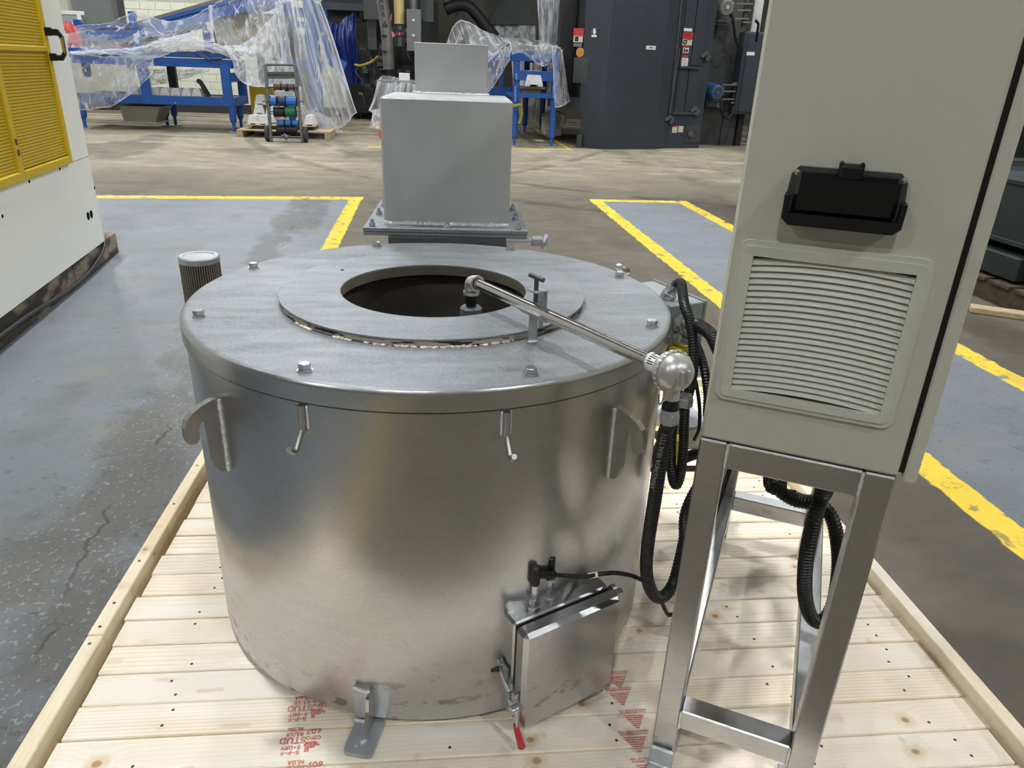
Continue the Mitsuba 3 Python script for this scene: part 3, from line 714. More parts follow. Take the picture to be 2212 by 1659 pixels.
# bracket and clamp that carry the thermocouple
BP = np.array([.222, 1.453]); E_ = np.array([.1055, 1.655, .924]); HD = np.array([.392, 1.142, .924]); td = (HD - E_) / np.linalg.norm(HD - E_); tn = np.array([-td[1], td[0], 0])
br = add('probe_bracket', frame(B(-.0095, .0095, -.003, .003, HL, .915, .001), (BP[0], BP[1], 0), (1, 0, 0), (0, 1, 0), (0, 0, 1)), 'galvanised', fur, label='upright bracket with a clamp that holds the probe')
cc = E_ + td * ((BP[0] - E_[0]) / td[0]); cc[2] = 0
v = [(-.022, .924), (-.020, .926), (0, .9095), (.020, .926), (.022, .924), (0, .9055)]
add('cradle', frame(mv(prism(v, .085), 0, 0, -.0425), (cc[0], cc[1], 0), tn, (0, 0, 1), np.cross(tn, (0, 0, 1))), 'galvanised', br)
q = cc + tn * .002
cl = cat(frame(B(-.016, .016, .018, .021, .915, .966), cc, td, tn, (0, 0, 1)), frame(B(-.016, .016, -.010, .021, .963, .966), cc, td, tn, (0, 0, 1)), frame(B(-.006, .006, .018, .021, .88, .92), cc, td, tn, (0, 0, 1)))
add('clamp', cl, 'galvanised', br)
p0 = np.array([q[0], q[1], .938])
add('clamp_screw', cat(C(p0, p0 + [0, 0, .055], .0048, n=14), tube([p0 + [-.013, .012, .058], p0 + [.013, -.012, .052]], .0052, 12)), 'dark_steel', br, smooth=35)
add('weld_bead', bead([(BP[0] - .012, BP[1] - .004, HL + .001), (BP[0], BP[1] - .006, HL + .002), (BP[0] + .012, BP[1] - .004, HL + .001)], .005, 6), 'weld_metal', br, smooth=True)

# ================================================================== the thermocouple probe
tc = thing('thermocouple', 'stainless thermocouple arm with a domed head reaching over the furnace opening', 'thermocouple')
add('arm', tube([E_ + td * .01, HD], .0125, 28), 'stainless', tc, smooth=35)
el = spline([E_ + td * .012, E_ + td * .004, E_ + np.array([0, 0, -.003]) - td * .006, E_ + [0, 0, -.012] - td * .009, E_ + [0, 0, -.022] - td * .009], 16)
add('elbow', cat(tube(el, .0165, 20), lathe([(.014, 0), (.0195, 0), (.0195, .008), (.014, .008)], 24, E_ + td * .010, td), lathe([(.014, 0), (.0195, 0), (.0195, .008), (.014, .008)], 24, E_ - td * .009 + [0, 0, -.032], (0, 0, 1))), 'cast_aluminium', tc, smooth=40)
ep = E_ - td * .009
add('nipple', C(ep + [0, 0, -.07], ep + [0, 0, -.026], .0125), 'black_rubber', tc, smooth=35)
add('sheath', cat(C(ep + [0, 0, -.30], ep + [0, 0, -.062], .0265, bev=.004)), 'sheath_grey', tc, smooth=35)
hx = HD - td * .006
add('neck', cat(lathe([(.012, -.004), (.0165, -.004), (.0165, .022), (.018, .026), (.022, .036), (.012, .036)], 28, hx, td)), 'cast_aluminium', tc, smooth=35)
add('label_sleeve', lathe([(.0168, .0), (.0168, .020)], 28, hx, td), 'label_white', tc, smooth=True, label='white printed label wrapped round the neck')
lb = []
for k in range(9):
    a = -2.2 + .25 * k; _, aa, bb = axis_frame(td)
    lb.append(bar(hx + td * .004 + .0170 * (math.cos(a) * aa + math.sin(a) * bb), hx + td * (.010 + .008 * (k % 3 > 0)) + .0170 * (math.cos(a) * aa + math.sin(a) * bb), .0018, .0004, math.cos(a) * aa + math.sin(a) * bb))
add('print', cat(lb), 'ink_black', tc)
tube_dir = td; hc = hx + td * .043
td = td * .80 + np.array([-.02, -.52, .10]); td = td / np.linalg.norm(td)      # the cap faces a little aside of the arm
add('head', lathe([(.016, -.012), (.029, -.009), (.0335, -.003), (.0345, .005), (.0345, .008)], 40, hc, td), 'cast_aluminium', tc, smooth=40)
fl_ = [lathe([(.033, .006), (.0365, .006), (.0365, .0145), (.033, .0145)], 40, hc, td)]
_, ha, hb = axis_frame(td)
for k in range(22):
    a = 2 * math.pi * k / 22; e = math.cos(a) * ha + math.sin(a) * hb
    fl_.append(bar(hc + e * .0365 + td * .0065, hc + e * .0365 + td * .014, .0055, .003, e))
add('knurled_ring', cat(fl_), 'cast_aluminium', tc, smooth=25)
add('cap', lathe([(.0345, .013), (.0345, .017), (.0328, .025), (.0283, .0335), (.021, .040), (.011, .0438), (0, .045)], 44, hc, td), 'cast_aluminium', tc, smooth=True)
up = np.cross(td, np.cross([0, 0, 1], td)); sd = np.cross(td, up)
for s in (-.006, .007):
    o = hc + td * .042 + sd * s
    add('cap_lug', bar(o - up * .012, o + up * .012, .0052, .018, td, .0012), 'cast_aluminium', tc)
ch = spline([hc + td * .040 + up * .004 + sd * .014, hc + td * .041 + sd * .016 - up * .012, hc + td * .034 + sd * .018 - up * .030, hc + td * .018 + sd * .021 - up * .050, hc + td * .002 + sd * .018 - up * .060, hc + sd * .0175 - up * .045], 46)
add('bead_chain', cat([mv(trimesh.creation.icosphere(1, .0021), *p) for p in ch]), 'stainless', tc, smooth=True)
ho = hc + td * .012
add('outlet', cat(C(ho - up * .028, ho - up * .050, .0145), ), 'cast_aluminium', tc, smooth=35)
add('reducer', C(ho - up * .050, ho - up * .069, .0150), 'black_rubber', tc, smooth=35)
add('gland', cat(lathe([(.010, 0), (.0145, 0), (.0155, .004), (.0155, .010), (.010, .010)], 24, ho - up * .069, -up), hexnut(ho - up * .077, ho - up * .096, .0175)), 'galvanised', tc, smooth=35)
HEADOUT = ho - up * .094

# ================================================================== control cabinet on its stand
CO = np.array([.471, 1.079, 0]); ca = math.radians(-28.77); cu = np.array([math.cos(ca), math.sin(ca), 0]); cn = np.array([-cu[1], cu[0], 0])
K = lambda u, n, z: CO + cu * u + cn * n + np.array([0, 0, z])
kf = lambda m: frame(m, CO, cu, cn, [0, 0, 1])
st = thing('cabinet_stand', 'tall welded silver tube stand under the grey control cabinet', 'stand')
SW, SD, ZS, LW = .314, .955, .806, .048
for (u, n) in ((0, 0), (SW - LW, 0), (0, SD - LW), (SW - LW, SD - LW)):
    lg = add('leg', kf(B(u, u + LW, n, n + LW, .010, ZS, .003)), 'silver_paint', st)
    sgn = -1 if u == 0 else 1
    if n == 0 or True:
        yo = -.006 if n == 0 else LW
        ftb = kf(cat(B(u - .002, u + LW + .002, yo, yo + .006, .004, .055, .001), B(u - .002, u + LW + .002, yo - .055 if n == 0 else yo, yo + .006 if n == 0 else yo + .06, .001, .007, .001)))
        fo = add('foot_bracket', ftb, 'galvanised', st)
        adds('weld_bead', [bead([K(u, yo - .001 if n == 0 else yo + .007, .056), K(u + LW, yo - .001 if n == 0 else yo + .007, .056)], .0048, 5), bead([K(u, yo - .002 if n == 0 else yo + .008, .0085), K(u + LW, yo - .002 if n == 0 else yo + .008, .0085)], .004, 7)], 'weld_metal', fo, smooth=True)
        add('lag_screw', hexnut(K(u + LW / 2, yo - .03 if n == 0 else yo + .036, .007), K(u + LW / 2, yo - .03 if n == 0 else yo + .036, .0115), .0085), 'galvanised', fo)
for z0 in (.124, .756):
    for n in (0, SD - LW): add('rail', kf(B(LW, SW - LW, n, n + LW, z0, z0 + .050, .003)), 'silver_paint', st)
    for u in (0, SW - LW): add('rail', kf(B(u, u + LW, LW, SD - LW, z0, z0 + .050, .003)), 'silver_paint', st)
for u in (LW + .001, SW - LW - .001):
    adds('weld_bead', [bead([K(u, -.001, .806), K(u, -.001, .757)], .003, 2), bead([K(u, -.001, .174), K(u, -.001, .124)], .003, 3)], 'weld_metal', st, smooth=True)

cab = thing('control_cabinet', 'beige grey steel control cabinet with a vent grille and a black connector on its end', 'cabinet')
ZC0, ZC1 = .8075, 2.02
add('body', kf(B(0, .314, 0, .955, ZC0, ZC1, .005)), 'cabinet_paint', cab)
add('gasket', kf(B(.314, .3225, .006, .95, ZC0 + .008, ZC1 - .01)), 'black_rubber', cab)
add('door', kf(B(.3225, .342, .001, .958, ZC0 - .006, ZC1, .003)), 'cabinet_paint', cab, label='cabinet door seen edge on')
gz0, gz1 = .8905, 1.161
gr = add('vent_grille', kf(frame(prism(rrect(.0135, .2855, gz0, gz1, .016).difference(sbox(.0375, .9125, .265, 1.1375)), .007), (0, 0, 0), (1, 0, 0), (0, 0, 1), (0, -1, 0))), 'grille_plastic', cab, label='square vent grille of curved slats')
add('rim', kf(frame(prism(rrect(.0215, .2775, gz0 + .008, gz1 - .008, .010).difference(sbox(.0375, .9125, .265, 1.1375)), .0035), (0, -.0068, 0), (1, 0, 0), (0, 0, 1), (0, -1, 0))), 'grille_plastic', gr)
add('backing', kf(B(.036, .2665, -.0012, -.0002, .911, 1.139)), 'grille_dark', gr)
NSL = 22
for k in range(NSL):
    zc = .9185 + k * (1.1305 - .9185) / (NSL - 1); us = np.linspace(.0378, .2648, 25); s = (us - .15125) / .1135
    bul = .0062 + 0 * s; rise = .0078 * (1 - s * s) - .0042
    prof = [(-.0012, .0036), (-.0012 - 1e-3, -.0028)]
    V = []
    for uu, b, dz_ in zip(us, bul, rise):
        zc = .9185 + k * (1.1305 - .9185) / (NSL - 1) + dz_
        V += [(uu, -.0013, zc + .0050), (uu, -b, zc - .0018), (uu, -b - .0003, zc - .0038), (uu, -b + .0016, zc - .0042), (uu, -.0013, zc + .0016)]
    V = np.array(V); Fc = []
    for i in range(24):
        for j in range(5):
            a0, a1 = i * 5 + j, i * 5 + (j + 1) % 5; Fc += [(a0, a1 + 5, a1), (a0, a0 + 5, a1 + 5)]
    Fc += [(0, 1, 2), (0, 2, 3), (0, 3, 4), (120, 122, 121), (120, 123, 122), (120, 124, 123)]
    sl = trimesh.Trimesh(V, Fc, process=False); trimesh.repair.fix_normals(sl)
    add('slat', kf(sl), 'grille_plastic', gr, smooth=30)
cz = 1.236
cn_ = add('connector', kf(frame(prism(Polygon([(.080, 1.275), (.214, 1.275), (.224, 1.263), (.2285, 1.215), (.226, 1.204), (.214, 1.1975), (.082, 1.1975), (.070, 1.204), (.0675, 1.215), (.071, 1.263)]).buffer(-.002).buffer(.002), .012), (0, 0, 0), (1, 0, 0), (0, 0, 1), (0, -1, 0))), 'smoked_plastic', cab, label='black hooded connector housing')
add('cover', kf(frame(B(.079, .2165, 1.2105, 1.2685, .010, .031, .006), (0, 0, 0), (1, 0, 0), (0, 0, 1), (0, -1, 0))), 'black_gloss', cn_)
add('sill', kf(frame(prism(Polygon([(.0675, 1.236), (.0745, 1.236), (.0755, 1.2105), (.2205, 1.2105), (.2215, 1.236), (.2285, 1.236), (.2275, 1.203), (.217, 1.194), (.079, 1.194), (.0685, 1.203)]), .036), (0, 0, 0), (1, 0, 0), (0, 0, 1), (0, -1, 0))), 'black_plastic', cn_)
add('hinge', kf(cat(B(.134, .163, -.034, -.002, 1.262, 1.283, .004), B(.132, .138, -.028, -.008, 1.270, 1.286, .002), B(.159, .165, -.028, -.008, 1.270, 1.286, .002))), 'black_plastic', cn_)
for u in (.0785, .2185):
    add('screw', kf(lathe([(0, 0), (.0045, 0), (.0038, .002), (0, .003)], 16, (u, -.012, 1.266), (0, -1, 0))), 'zinc', cn_, smooth=35)
# ================================================================== cables
def cable(name, pts, r, label, catg='cable', ribbed=True, group=None, n=12, bsdf='black_rubber'):
    m = conduit(pts, r, n=n) if ribbed else tube(spline(pts, 80), r, n)
    return single(name, m, bsdf, label, catg, group, smooth=50 if not ribbed else 25)


cable('conduit', [HEADOUT + [0, 0, .01], HEADOUT, at(1434, 950, 1.115), at(1414, 1080, 1.13), at(1399, 1180, 1.15), at(1397, 1240, 1.17), at(1409, 1280, 1.19), at(1430, 1290, 1.21), at(1455, 1258, 1.24), at(1477, 1170, 1.28), at(1492, 1080, 1.33), K(.06, .36, .72), K(.08, .40, .806)], .0135, 'long black ribbed conduit hanging in a loop from the thermocouple head', 'conduit')
add('print', cat([frame(mv(meshkit.text_mesh('ANACONDA SEALTITE', .0085, .0004), -.06, -.004, 0), at(1421, 1000, 1.103), (at(1434, 945, 1.10) - at(1408, 1055, 1.115)) / np.linalg.norm(at(1434, 945, 1.10) - at(1408, 1055, 1.115)), *(lambda e: (np.cross([0, -1, 0], e) / np.linalg.norm(np.cross([0, -1, 0], e)), np.cross(e, np.cross([0, -1, 0], e) / np.linalg.norm(np.cross([0, -1, 0], e)))))((at(1434, 945, 1.10) - at(1408, 1055, 1.115)) / np.linalg.norm(at(1434, 945, 1.10) - at(1408, 1055, 1.115))))]), 'panel_grey', 'conduit', label='grey lettering printed along the conduit')
g0 = J(.030, .06, .826) + np.array([.25, -.35, 1]) / np.linalg.norm([.25, -.35, 1]) * .045
cable('conduit', [g0, g0 + [.012, -.018, .012], at(1478, 655, 1.72), at(1493, 705, 1.66), at(1499, 765, 1.61), at(1494, 820, 1.57), at(1484, 860, 1.54)], .0135, 'black ribbed conduit arching off the top of the junction box', 'conduit')
n0 = at(1480, 868, 1.53)
uh = single('hose_loop', conduit([n0, at(1478, 910, 1.53), at(1476, 970, 1.53), at(1470, 1025, 1.53), at(1461, 1048, 1.53), at(1452, 1030, 1.53), at(1450, 970, 1.54), at(1455, 910, 1.56), at(1464, 850, 1.62), at(1474, 790, 1.70)], .0125, n=12), 'black_rubber', 'tight black hose loop hanging beside the thermocouple conduit', 'hose', smooth=25)
add('nut', cat(hexnut(n0 + [0, 0, .012], n0 - [0, 0, .012], .019), C(n0 + [0, 0, .02], n0 + [0, 0, .010], .014)), 'galvanised', uh)
g1 = J(.030, 0, .778) + (-jn + ju * .2) * .04
cable('conduit', [g1, g1 - jn * .02, at(1506, 702, 1.66), at(1535, 722, 1.58), at(1570, 770, 1.50), K(.02, .50, .90)], .0165, 'thick black conduit from the junction box to the cabinet side', 'conduit')
g2 = J(.030, 0, .734) + (-jn + ju * .2) * .04
cable('conduit', [g2, g2 - jn * .02, at(1506, 750, 1.66), at(1521, 795, 1.60), at(1529, 850, 1.56), at(1535, 900, 1.5), K(.03, .46, .80)], .0115, 'slim black conduit bending down behind the cabinet edge', 'conduit')
cable('wire', [at(1497, 800, 1.60), at(1505, 835, 1.58), at(1511, 880, 1.56), at(1510, 925, 1.55), at(1500, 950, 1.56)], .0045, 'thin black wire hanging by the cabinet edge', 'wire', ribbed=False)
i0 = P(.062 + .046, .062, .384)
ic = cable('ignition_cable', [i0, at(1262, 1246, 1.21), at(1290, 1241, 1.21), at(1335, 1238, 1.22), at(1385, 1252, 1.23), at(1420, 1282, 1.25), at(1452, 1328, 1.27), K(.02, .20, .40), K(.06, .40, .70)], .0048, 'thin black ignition cable with a white marker running from the clean-out box', 'cable', ribbed=False)
add('marker', tube([at(1270, 1244.5, 1.21), at(1291, 1241, 1.21)], .0062, 14), 'label_white', ic, label='white cable marker')
cable('conduit', [K(.205, .16, .812), at(1779, 1050, 1.21), at(1758, 1125, 1.20), at(1741, 1210, 1.19), at(1739, 1285, 1.19), at(1752, 1332, 1.20), at(1776, 1342, 1.21), at(1800, 1305, 1.225), at(1812, 1225, 1.24), at(1806, 1150, 1.26), at(1788, 1105, 1.29), at(1755, 1088, 1.32), at(1716, 1080, 1.35), at(1682, 1058, 1.38), at(1664, 1028, 1.40), K(.13, .36, .812)], .0165, 'black ribbed conduit hanging in a loop under the cabinet', 'conduit')
cable('conduit', [K(.17, .50, .812), at(1690, 1040, 1.52), at(1715, 1068, 1.52), at(1750, 1078, 1.5), at(1790, 1060, 1.46), K(.25, .40, .812)], .0125, 'short black conduit curling close under the cabinet', 'conduit')

# gas train between the furnace and the stand
gt = thing('gas_train', 'grey gas train with a yellow valve handle half hidden behind the hoses', 'gas valve')
add('regulator', cat(C(at(1492, 905, 1.95), at(1494, 945, 1.97), .045, bev=.006), B(*(np.r_[at(1430, 930, 2.0)[0], at(1515, 930, 2.0)[0], 1.96, 2.08, at(1470, 962, 2.0)[2], at(1470, 900, 2.0)[2]]), .012)), 'galvanised', gt, smooth=35)
add('fitting', cat(hexnut(at(1417, 926, 1.93), at(1424, 944, 1.93), .016), C(at(1424, 944, 1.93), at(1430, 962, 1.93), .010)), 'brass', gt)
add('valve', cat(C(at(1462, 940, 1.92), at(1458, 1000, 1.9), .030, bev=.01), C(at(1445, 985, 1.9), at(1480, 965, 1.9), .018)), 'valve_yellow', gt, smooth=35, label='yellow valve body')
add('pipe', cat(tube([at(1380, 1013, 1.98), at(1560, 1012, 1.98)], .010, 10)), 'rust_brown', gt, smooth=True)
add('support', cat(B(at(1470, 0, 2)[0] - .02, at(1470, 0, 2)[0] + .02, 2.0, 2.04, 0.0, at(1470, 950, 2.0)[2], .003)), 'galvanised', gt)
cable('gas_hose', [at(1385, 1020, 2.0), at(1412, 985, 1.9), at(1436, 945, 1.86), at(1452, 905, 1.9)], .017, 'black hose slanting up behind the ribbed conduit', 'hose', ribbed=False)
cable('gas_hose', [at(1455, 1000, 2.02), at(1490, 985, 2.0), at(1530, 972, 1.98)], .018, 'black hose running behind the stand leg', 'hose', ribbed=False)

# ================================================================== white machine enclosure on the left
MO = np.array([-2.624, 6.419, 0.0]); ms = np.array([.09724, -.99526, 0]); mo = np.array([.99526, .09724, 0])     # along the face, outwards
def mf(m): return frame(m, MO, ms, mo, np.cross(ms, mo))
def mfe(m): return mf(mv(m, x=.215, y=.072))
# in local axes: x along the face, y outwards, z = cross -> up
assert np.cross(ms, mo)[2] > 0
enc = thing('machine_enclosure', 'tall white sheet steel machine enclosure with a yellow mesh guard door', 'machine')
DX0, DX1, DZ0, DZ1 = .568, 2.34, .662, 2.35
panel = sbox(.120, .004, 4.6, 3.0).difference(sbox(DX0 + .02, DZ0 + .02, DX1 - .02, DZ1 - .02))
add('panel', mfe(frame(prism(panel, .02), (0, -.08, 0), (1, 0, 0), (0, 0, 1), (0, 1, 0))), 'enclosure_white', enc)
add('side', mfe(cat(B(.120, .140, -1.9, -.0805, .004, 3.0), B(.120, 4.6, -1.92, -1.9, .004, 3.0), B(.120, 4.6, -1.9, -.06, 2.98, 3.0))), 'enclosure_white', enc)
add('inner_panel', mfe(cat(B(.62, DX1, -.50, -.48, .45, 2.4), B(.60, .62, -.5, -.08, .45, 2.4), B(.6, 2.4, -.5, -.08, .45, .47))), 'interior_cream', enc)
add('wall_seam', mfe(B(.122, .565, -.0605, -.0588, .655, .658)), 'dark_steel', enc)
dr_ = add('guard_door', mfe(cat(*[B(a, b, -.058, -.028, c, d, .003) for a, b, c, d in ((DX0, DX0 + .05, DZ0, DZ1), (1.405, 1.465, DZ0, DZ1), (DX1 - .05, DX1, DZ0, DZ1), (DX0 + .05, 1.405, DZ0, DZ0 + .05), (1.465, DX1 - .05, DZ0, DZ0 + .05), (DX0 + .05, 1.405, 1.38, 1.41), (1.465, DX1 - .05, 1.38, 1.41), (DX0 + .05, DX1 - .05, DZ1 - .05, DZ1))])), 'guard_yellow', enc, label='yellow guard door with perforated mesh')
for (a, b, c, d) in ((.605, 1.41, .705, 1.385), (.605, 1.41, 1.405, 2.31), (1.46, 2.30, .705, 1.385), (1.46, 2.30, 1.405, 2.31)):
    bars = [B(a, b, -.047, -.0455, z, z + .0105) for z in np.arange(c, d, .0185)] + [B(x, x + .0062, -.0468, -.0457, c, d) for x in np.arange(a, b, .0135)]
    add('mesh', mfe(cat(bars)), 'guard_yellow', dr_, kind='stuff')
add('slot', mfe(B(.63, 1.40, -.028, -.0268, .722, .726)), 'void_black', dr_)
for z in (.885, .825): add('hinge', mfe(B(1.425, 1.445, -.03, -.022, z - .018, z + .018, .002)), 'dark_steel', dr_)
adds('handle_bracket', [mfe(cat(B(.585, .615, -.03, .012, 1.478, 1.528, .004), B(.588, .612, .004, .055, 1.480, 1.520, .006), bar((.600, .040, 1.512), (.600, .066, 1.470), .024, .022))),
     mfe(cat(B(.585, .615, -.03, .012, 1.325, 1.372, .004), B(.588, .612, .004, .050, 1.328, 1.362, .006), bar((.600, .038, 1.335), (.600, .066, 1.375), .024, .022)))], 'black_plastic', dr_)
add('handle_grip', mfe(B(.589, .611, .055, .078, 1.36, 1.482, .006)), 'stainless', dr_)
for s in (.385, .312):
    add('vent_hole', mfe(cat(lathe([(0, 0), (.030, 0), (.030, .0012), (0, .0012)], 24, (s, -.0600, .251), (0, 1, 0)))), 'void_black', enc)
for (s, z) in ((.752, .642), (1.291, .636), (.13, 0.42), (1.756, .51)):
    add('rivet', mfe(lathe([(0, 0), (.010, 0), (.010, .002), (0, .003)], 12, (s, -.0600, z), (0, 1, 0))), 'void_black', enc)
pln = thing('machine_plinth', 'stained brown concrete plinth under the white machine enclosure', 'plinth')
add('slab', mf(B(0, 1.062, -1.95, 0, ZF, .0, .004)), 'stained_concrete', pln)
add('slab', mf(B(1.072, 4.7, -1.95, -.002, ZF, .0, .004)), 'stained_concrete', pln)
cable('plinth_cable', [MO + ms * q_ + mo * w_ + [0, 0, z_] for q_, w_, z_ in ((.34, -.02, .012), (.36, .016, -.012), (.50, .016, -.07), (.75, .016, -.115), (1.06, .016, -.135), (1.5, .016, -.118), (2.1, .016, -.085), (3.0, .016, -.08), (4.0, .016, -.10))], .0125, 'thick dark cable strung along the concrete plinth', 'cable', ribbed=False, bsdf='cable_grey')

# ================================================================== far left: blue conveyor under plastic
def pb(x0, y0, x1, y1, Y, depth, bev=.004):
    """A box whose front face fills this rectangle of the photograph at depth Y."""
    a = at(x0, y1, Y); b = at(x1, y0, Y); c = at((x0 + x1) / 2, (y0 + y1) / 2, Y); dx = abs(x1 - x0) * Y / F_PX * .5 / 1.005; dz = abs(y1 - y0) * np.linalg.norm(c - EYE) / F_PX * .5
    return B(c[0] - dx, c[0] + dx, Y, Y + depth, max(c[2] - dz, ZF), c[2] + dz, bev)


Yb = 17.7
cv = thing('blue_conveyor', 'long blue steel conveyor frame half covered in clear plastic sheets', 'conveyor')
zt0, zt1 = at(490, 148, Yb)[2], at(490, 130, Yb)[2]; xl = at(140, 140, Yb)[0]; xr = at(497, 140, Yb)[0]
zl0, zl1 = at(490, 230, Yb)[2], at(490, 211, Yb)[2]
adds('beam', [B(xl, xr, Yb, Yb + .12, zt0, zt1, .005), B(xl, xr - .1, Yb + .0, Yb + .1, zt1 + .03, zt1 + .13, .005)], 'frame_blue', cv)
add('beam', B(xl, xr, Yb, Yb + .12, zl0, zl1, .005), 'frame_blue', cv)
add('beam', B(xl, xr, Yb + 1.25, Yb + 1.37, zt0, zt1, .005), 'frame_blue', cv)
add('beam', B(xl, xr, Yb + 1.25, Yb + 1.37, zl0, zl1, .005), 'frame_blue', cv)
for x in (at(489, 190, Yb)[0], at(313, 190, Yb)[0]): add('post', B(x - .09, x + .09, Yb - .01, Yb + .13, zl0, zt1, .005), 'frame_blue', cv)
add('post', B(xr - .18, xr, Yb + 1.25, Yb + 1.40, zl0, zt1, .005), 'frame_blue', cv)
for (z0, z1) in ((zt0, zt1), (zl0, zl1), (zl1 + .32, zl1 + .5)): add('cross_beam', B(xr - .14, xr, Yb + .12, Yb + 1.25, z0, z1, .005), 'frame_blue', cv)
add('back_post', B(at(330, 170, Yb)[0] - .03, at(345, 170, Yb)[0], Yb + 1.1, Yb + 1.24, zl1, zt0, .005), 'machine_navy', cv)
for (px, yy) in ((503, Yb + .06), (519, Yb + 1.3), (359, Yb + 1.3), (377, Yb + 1.5), (180, Yb + .06)):
    x = at(px, 250, yy)[0]
    lg = add('leg', cat(C((x, yy, zl0), (x, yy, ZF + .28), .075), C((x, yy, ZF + .28), (x, yy, ZF + .20), .075, .045), C((x, yy, ZF + .02), (x, yy, ZF + .20), .035)), 'frame_blue', cv, smooth=35)
    add('foot', C((x, yy, ZF), (x, yy, ZF + .025), .14), 'galvanised', lg, smooth=35)
# upper deck: level beam, then rising to the tower
up0 = at(165, 76, 18.2); up1 = at(300, 76, 18.2); up2 = at(560, 5, 18.2); up3 = at(690, -60, 18.2)
for dy in (0, .95):
    o = np.array([0, dy, 0])
    adds('rising_beam', [bar(up0 + o, up1 + o, .10, .18), bar(up1 + o - [.02, 0, 0], up2 + o, .10, .20), bar(up2 + o, up3 + o, .1, .2)], 'frame_blue', cv)
    o = o + np.array([0, 0, .17])
    adds('rising_beam', [bar(up0 + o, up1 + o, .08, .07), bar(up1 + o, up2 + o, .08, .07)], 'frame_blue', cv)
add('roller_bed', cat(bar(up0 + [0, .5, .22], up1 + [0, .5, .22], .8, .05), bar(up1 + [0, .5, .24], up2 + [0, .5, .26], .8, .08)), 'roller_grey', cv)
adds('upright', [pb(288, 44, 300, 150, 18.2, .12), pb(440, 50, 456, 105, 18.2, .12), pb(170, 60, 182, 150, 18.2, .12)], 'frame_blue', cv)
adds('side_panel', [pb(205, 86, 335, 118, 18.3, .04), pb(470, 42, 590, 112, 18.6, .04)], 'panel_tan', cv)
add('belt_edge', cat(pb(182, 112, 470, 120, 17.9, .9)), 'roller_grey', cv)
ch_ = [(at(257, 228, 17.8), at(345, 228, 17.8)), (at(263, 263, 17.8), at(331, 263, 17.8))]
z1_, z0_ = ch_[0][0][2], ch_[1][0][2]
V = np.array([[ch_[0][0][0], 17.8, z1_], [ch_[0][1][0], 17.8, z1_], [ch_[0][1][0], 18.7, z1_], [ch_[0][0][0], 18.7, z1_], [ch_[1][0][0], 17.95, z0_], [ch_[1][1][0], 17.95, z0_], [ch_[1][1][0], 18.55, z0_], [ch_[1][0][0], 18.55, z0_]])
cu_ = add('chute', trimesh.convex.convex_hull(V), 'chute_grey', cv, label='grey tapered discharge chute')
add('flange', B(ch_[1][0][0] - .05, ch_[1][1][0] + .05, 17.88, 18.62, z0_ - .03, z0_, .004), 'galvanised', cu_)
for px in (250, 379): add('bolt', lathe([(0, 0), (.022, 0), (.02, .012), (0, .014)], 12, at(px, 222, Yb), (0, -1, 0)), 'zinc', cv, smooth=35)
add('shelf', B(xl, xr - .18, Yb + .12, Yb + 1.25, zl1 - .06, zl1 - .02), 'roller_grey', cv)
zs = zl1 - .02


def casting(x, y, z, s, label, group, cut=True, bs='casting_white', rz=0):
    """A light alloy ingot: a tapered block with two feet."""
    w, d, h = .108 * s, .30 * s, .175 * s
    m = trimesh.convex.convex_hull(np.array([[-w, -d, 0.02 * s], [w, -d, .02 * s], [w, d, .02 * s], [-w, d, .02 * s], [-w * .62, -d * .85, h], [w * .62, -d * .85, h], [w * .62, d * .85, h], [-w * .62, d * .85, h]]))
    m = cat(m, B(-w, -w * .45, -d, d, 0, .03 * s), B(w * .45, w, -d, d, 0, .03 * s))
    return single('alloy_ingot', mv(rotz(m, rz), x, y, z), bs, label, 'ingot', group)


for px, wh in ((298, 'first ingot from the left'), (341, 'second ingot from the left'), (363, 'third ingot from the left'), (386, 'fourth ingot from the left'), (409, 'fifth ingot from the left'), (431, 'ingot nearest the black lever')):
    casting(at(px, 204, Yb + .45)[0], Yb + .5, zs, .95, f'pale alloy ingot on the lower shelf of the blue conveyor, {wh}', 'ingots on the conveyor shelf')
single('pry_bar', cat(bar(at(432, 176, Yb + .3), at(452, 208, Yb + .3), .05, .09), C(at(440, 176, Yb + .3) - [.1, .03, 0], at(440, 176, Yb + .3) + [-.1, .03, 0], .05)), 'machine_black', 'black lever leaning over the ingots on the conveyor shelf', 'lever')
single('black_bundle', cat(tube(spline([at(385, 114, 17.75), at(420, 113, 17.75), at(455, 112, 17.75)], 20), .055, 10), tube(spline([at(425, 108, 17.7), at(440, 120, 17.68), at(458, 127, 17.68), at(480, 126, 17.68)], 20), .022, 8)), 'dark_steel', 'dark tool bundle lying on top of the blue conveyor', 'tools', smooth=True)
single('blue_strap', tube(spline([at(415, 108, 17.6), at(428, 116, 17.6), at(440, 124, 17.6), at(455, 129, 17.6)], 20), .020, 6), 'frame_blue', 'blue strap over the dark tool bundle', 'strap', smooth=True)
adds('sash', [pb(120, 24, 174, 30, 23.9, .06), pb(168, 30, 175, 56, 23.9, .06), pb(120, 50, 168, 56, 23.9, .06)], 'label_white', 'window_1', label='pale window sash')
add('pane', pb(120, 30, 168, 50, 23.92, .02), 'pane_blue', 'window_1', label='bluish pane')
single('timber_block', pb(320, 234, 362, 243, 20.5, .25), 'old_wood', 'short timber lying on the floor below the conveyor', 'timber')
single('yellow_bin', pb(545, 186, 588, 275, 20.6, .5), 'guard_yellow', 'yellow bin standing behind the reel cart', 'bin')
rg = at(147, 78, 18.0)
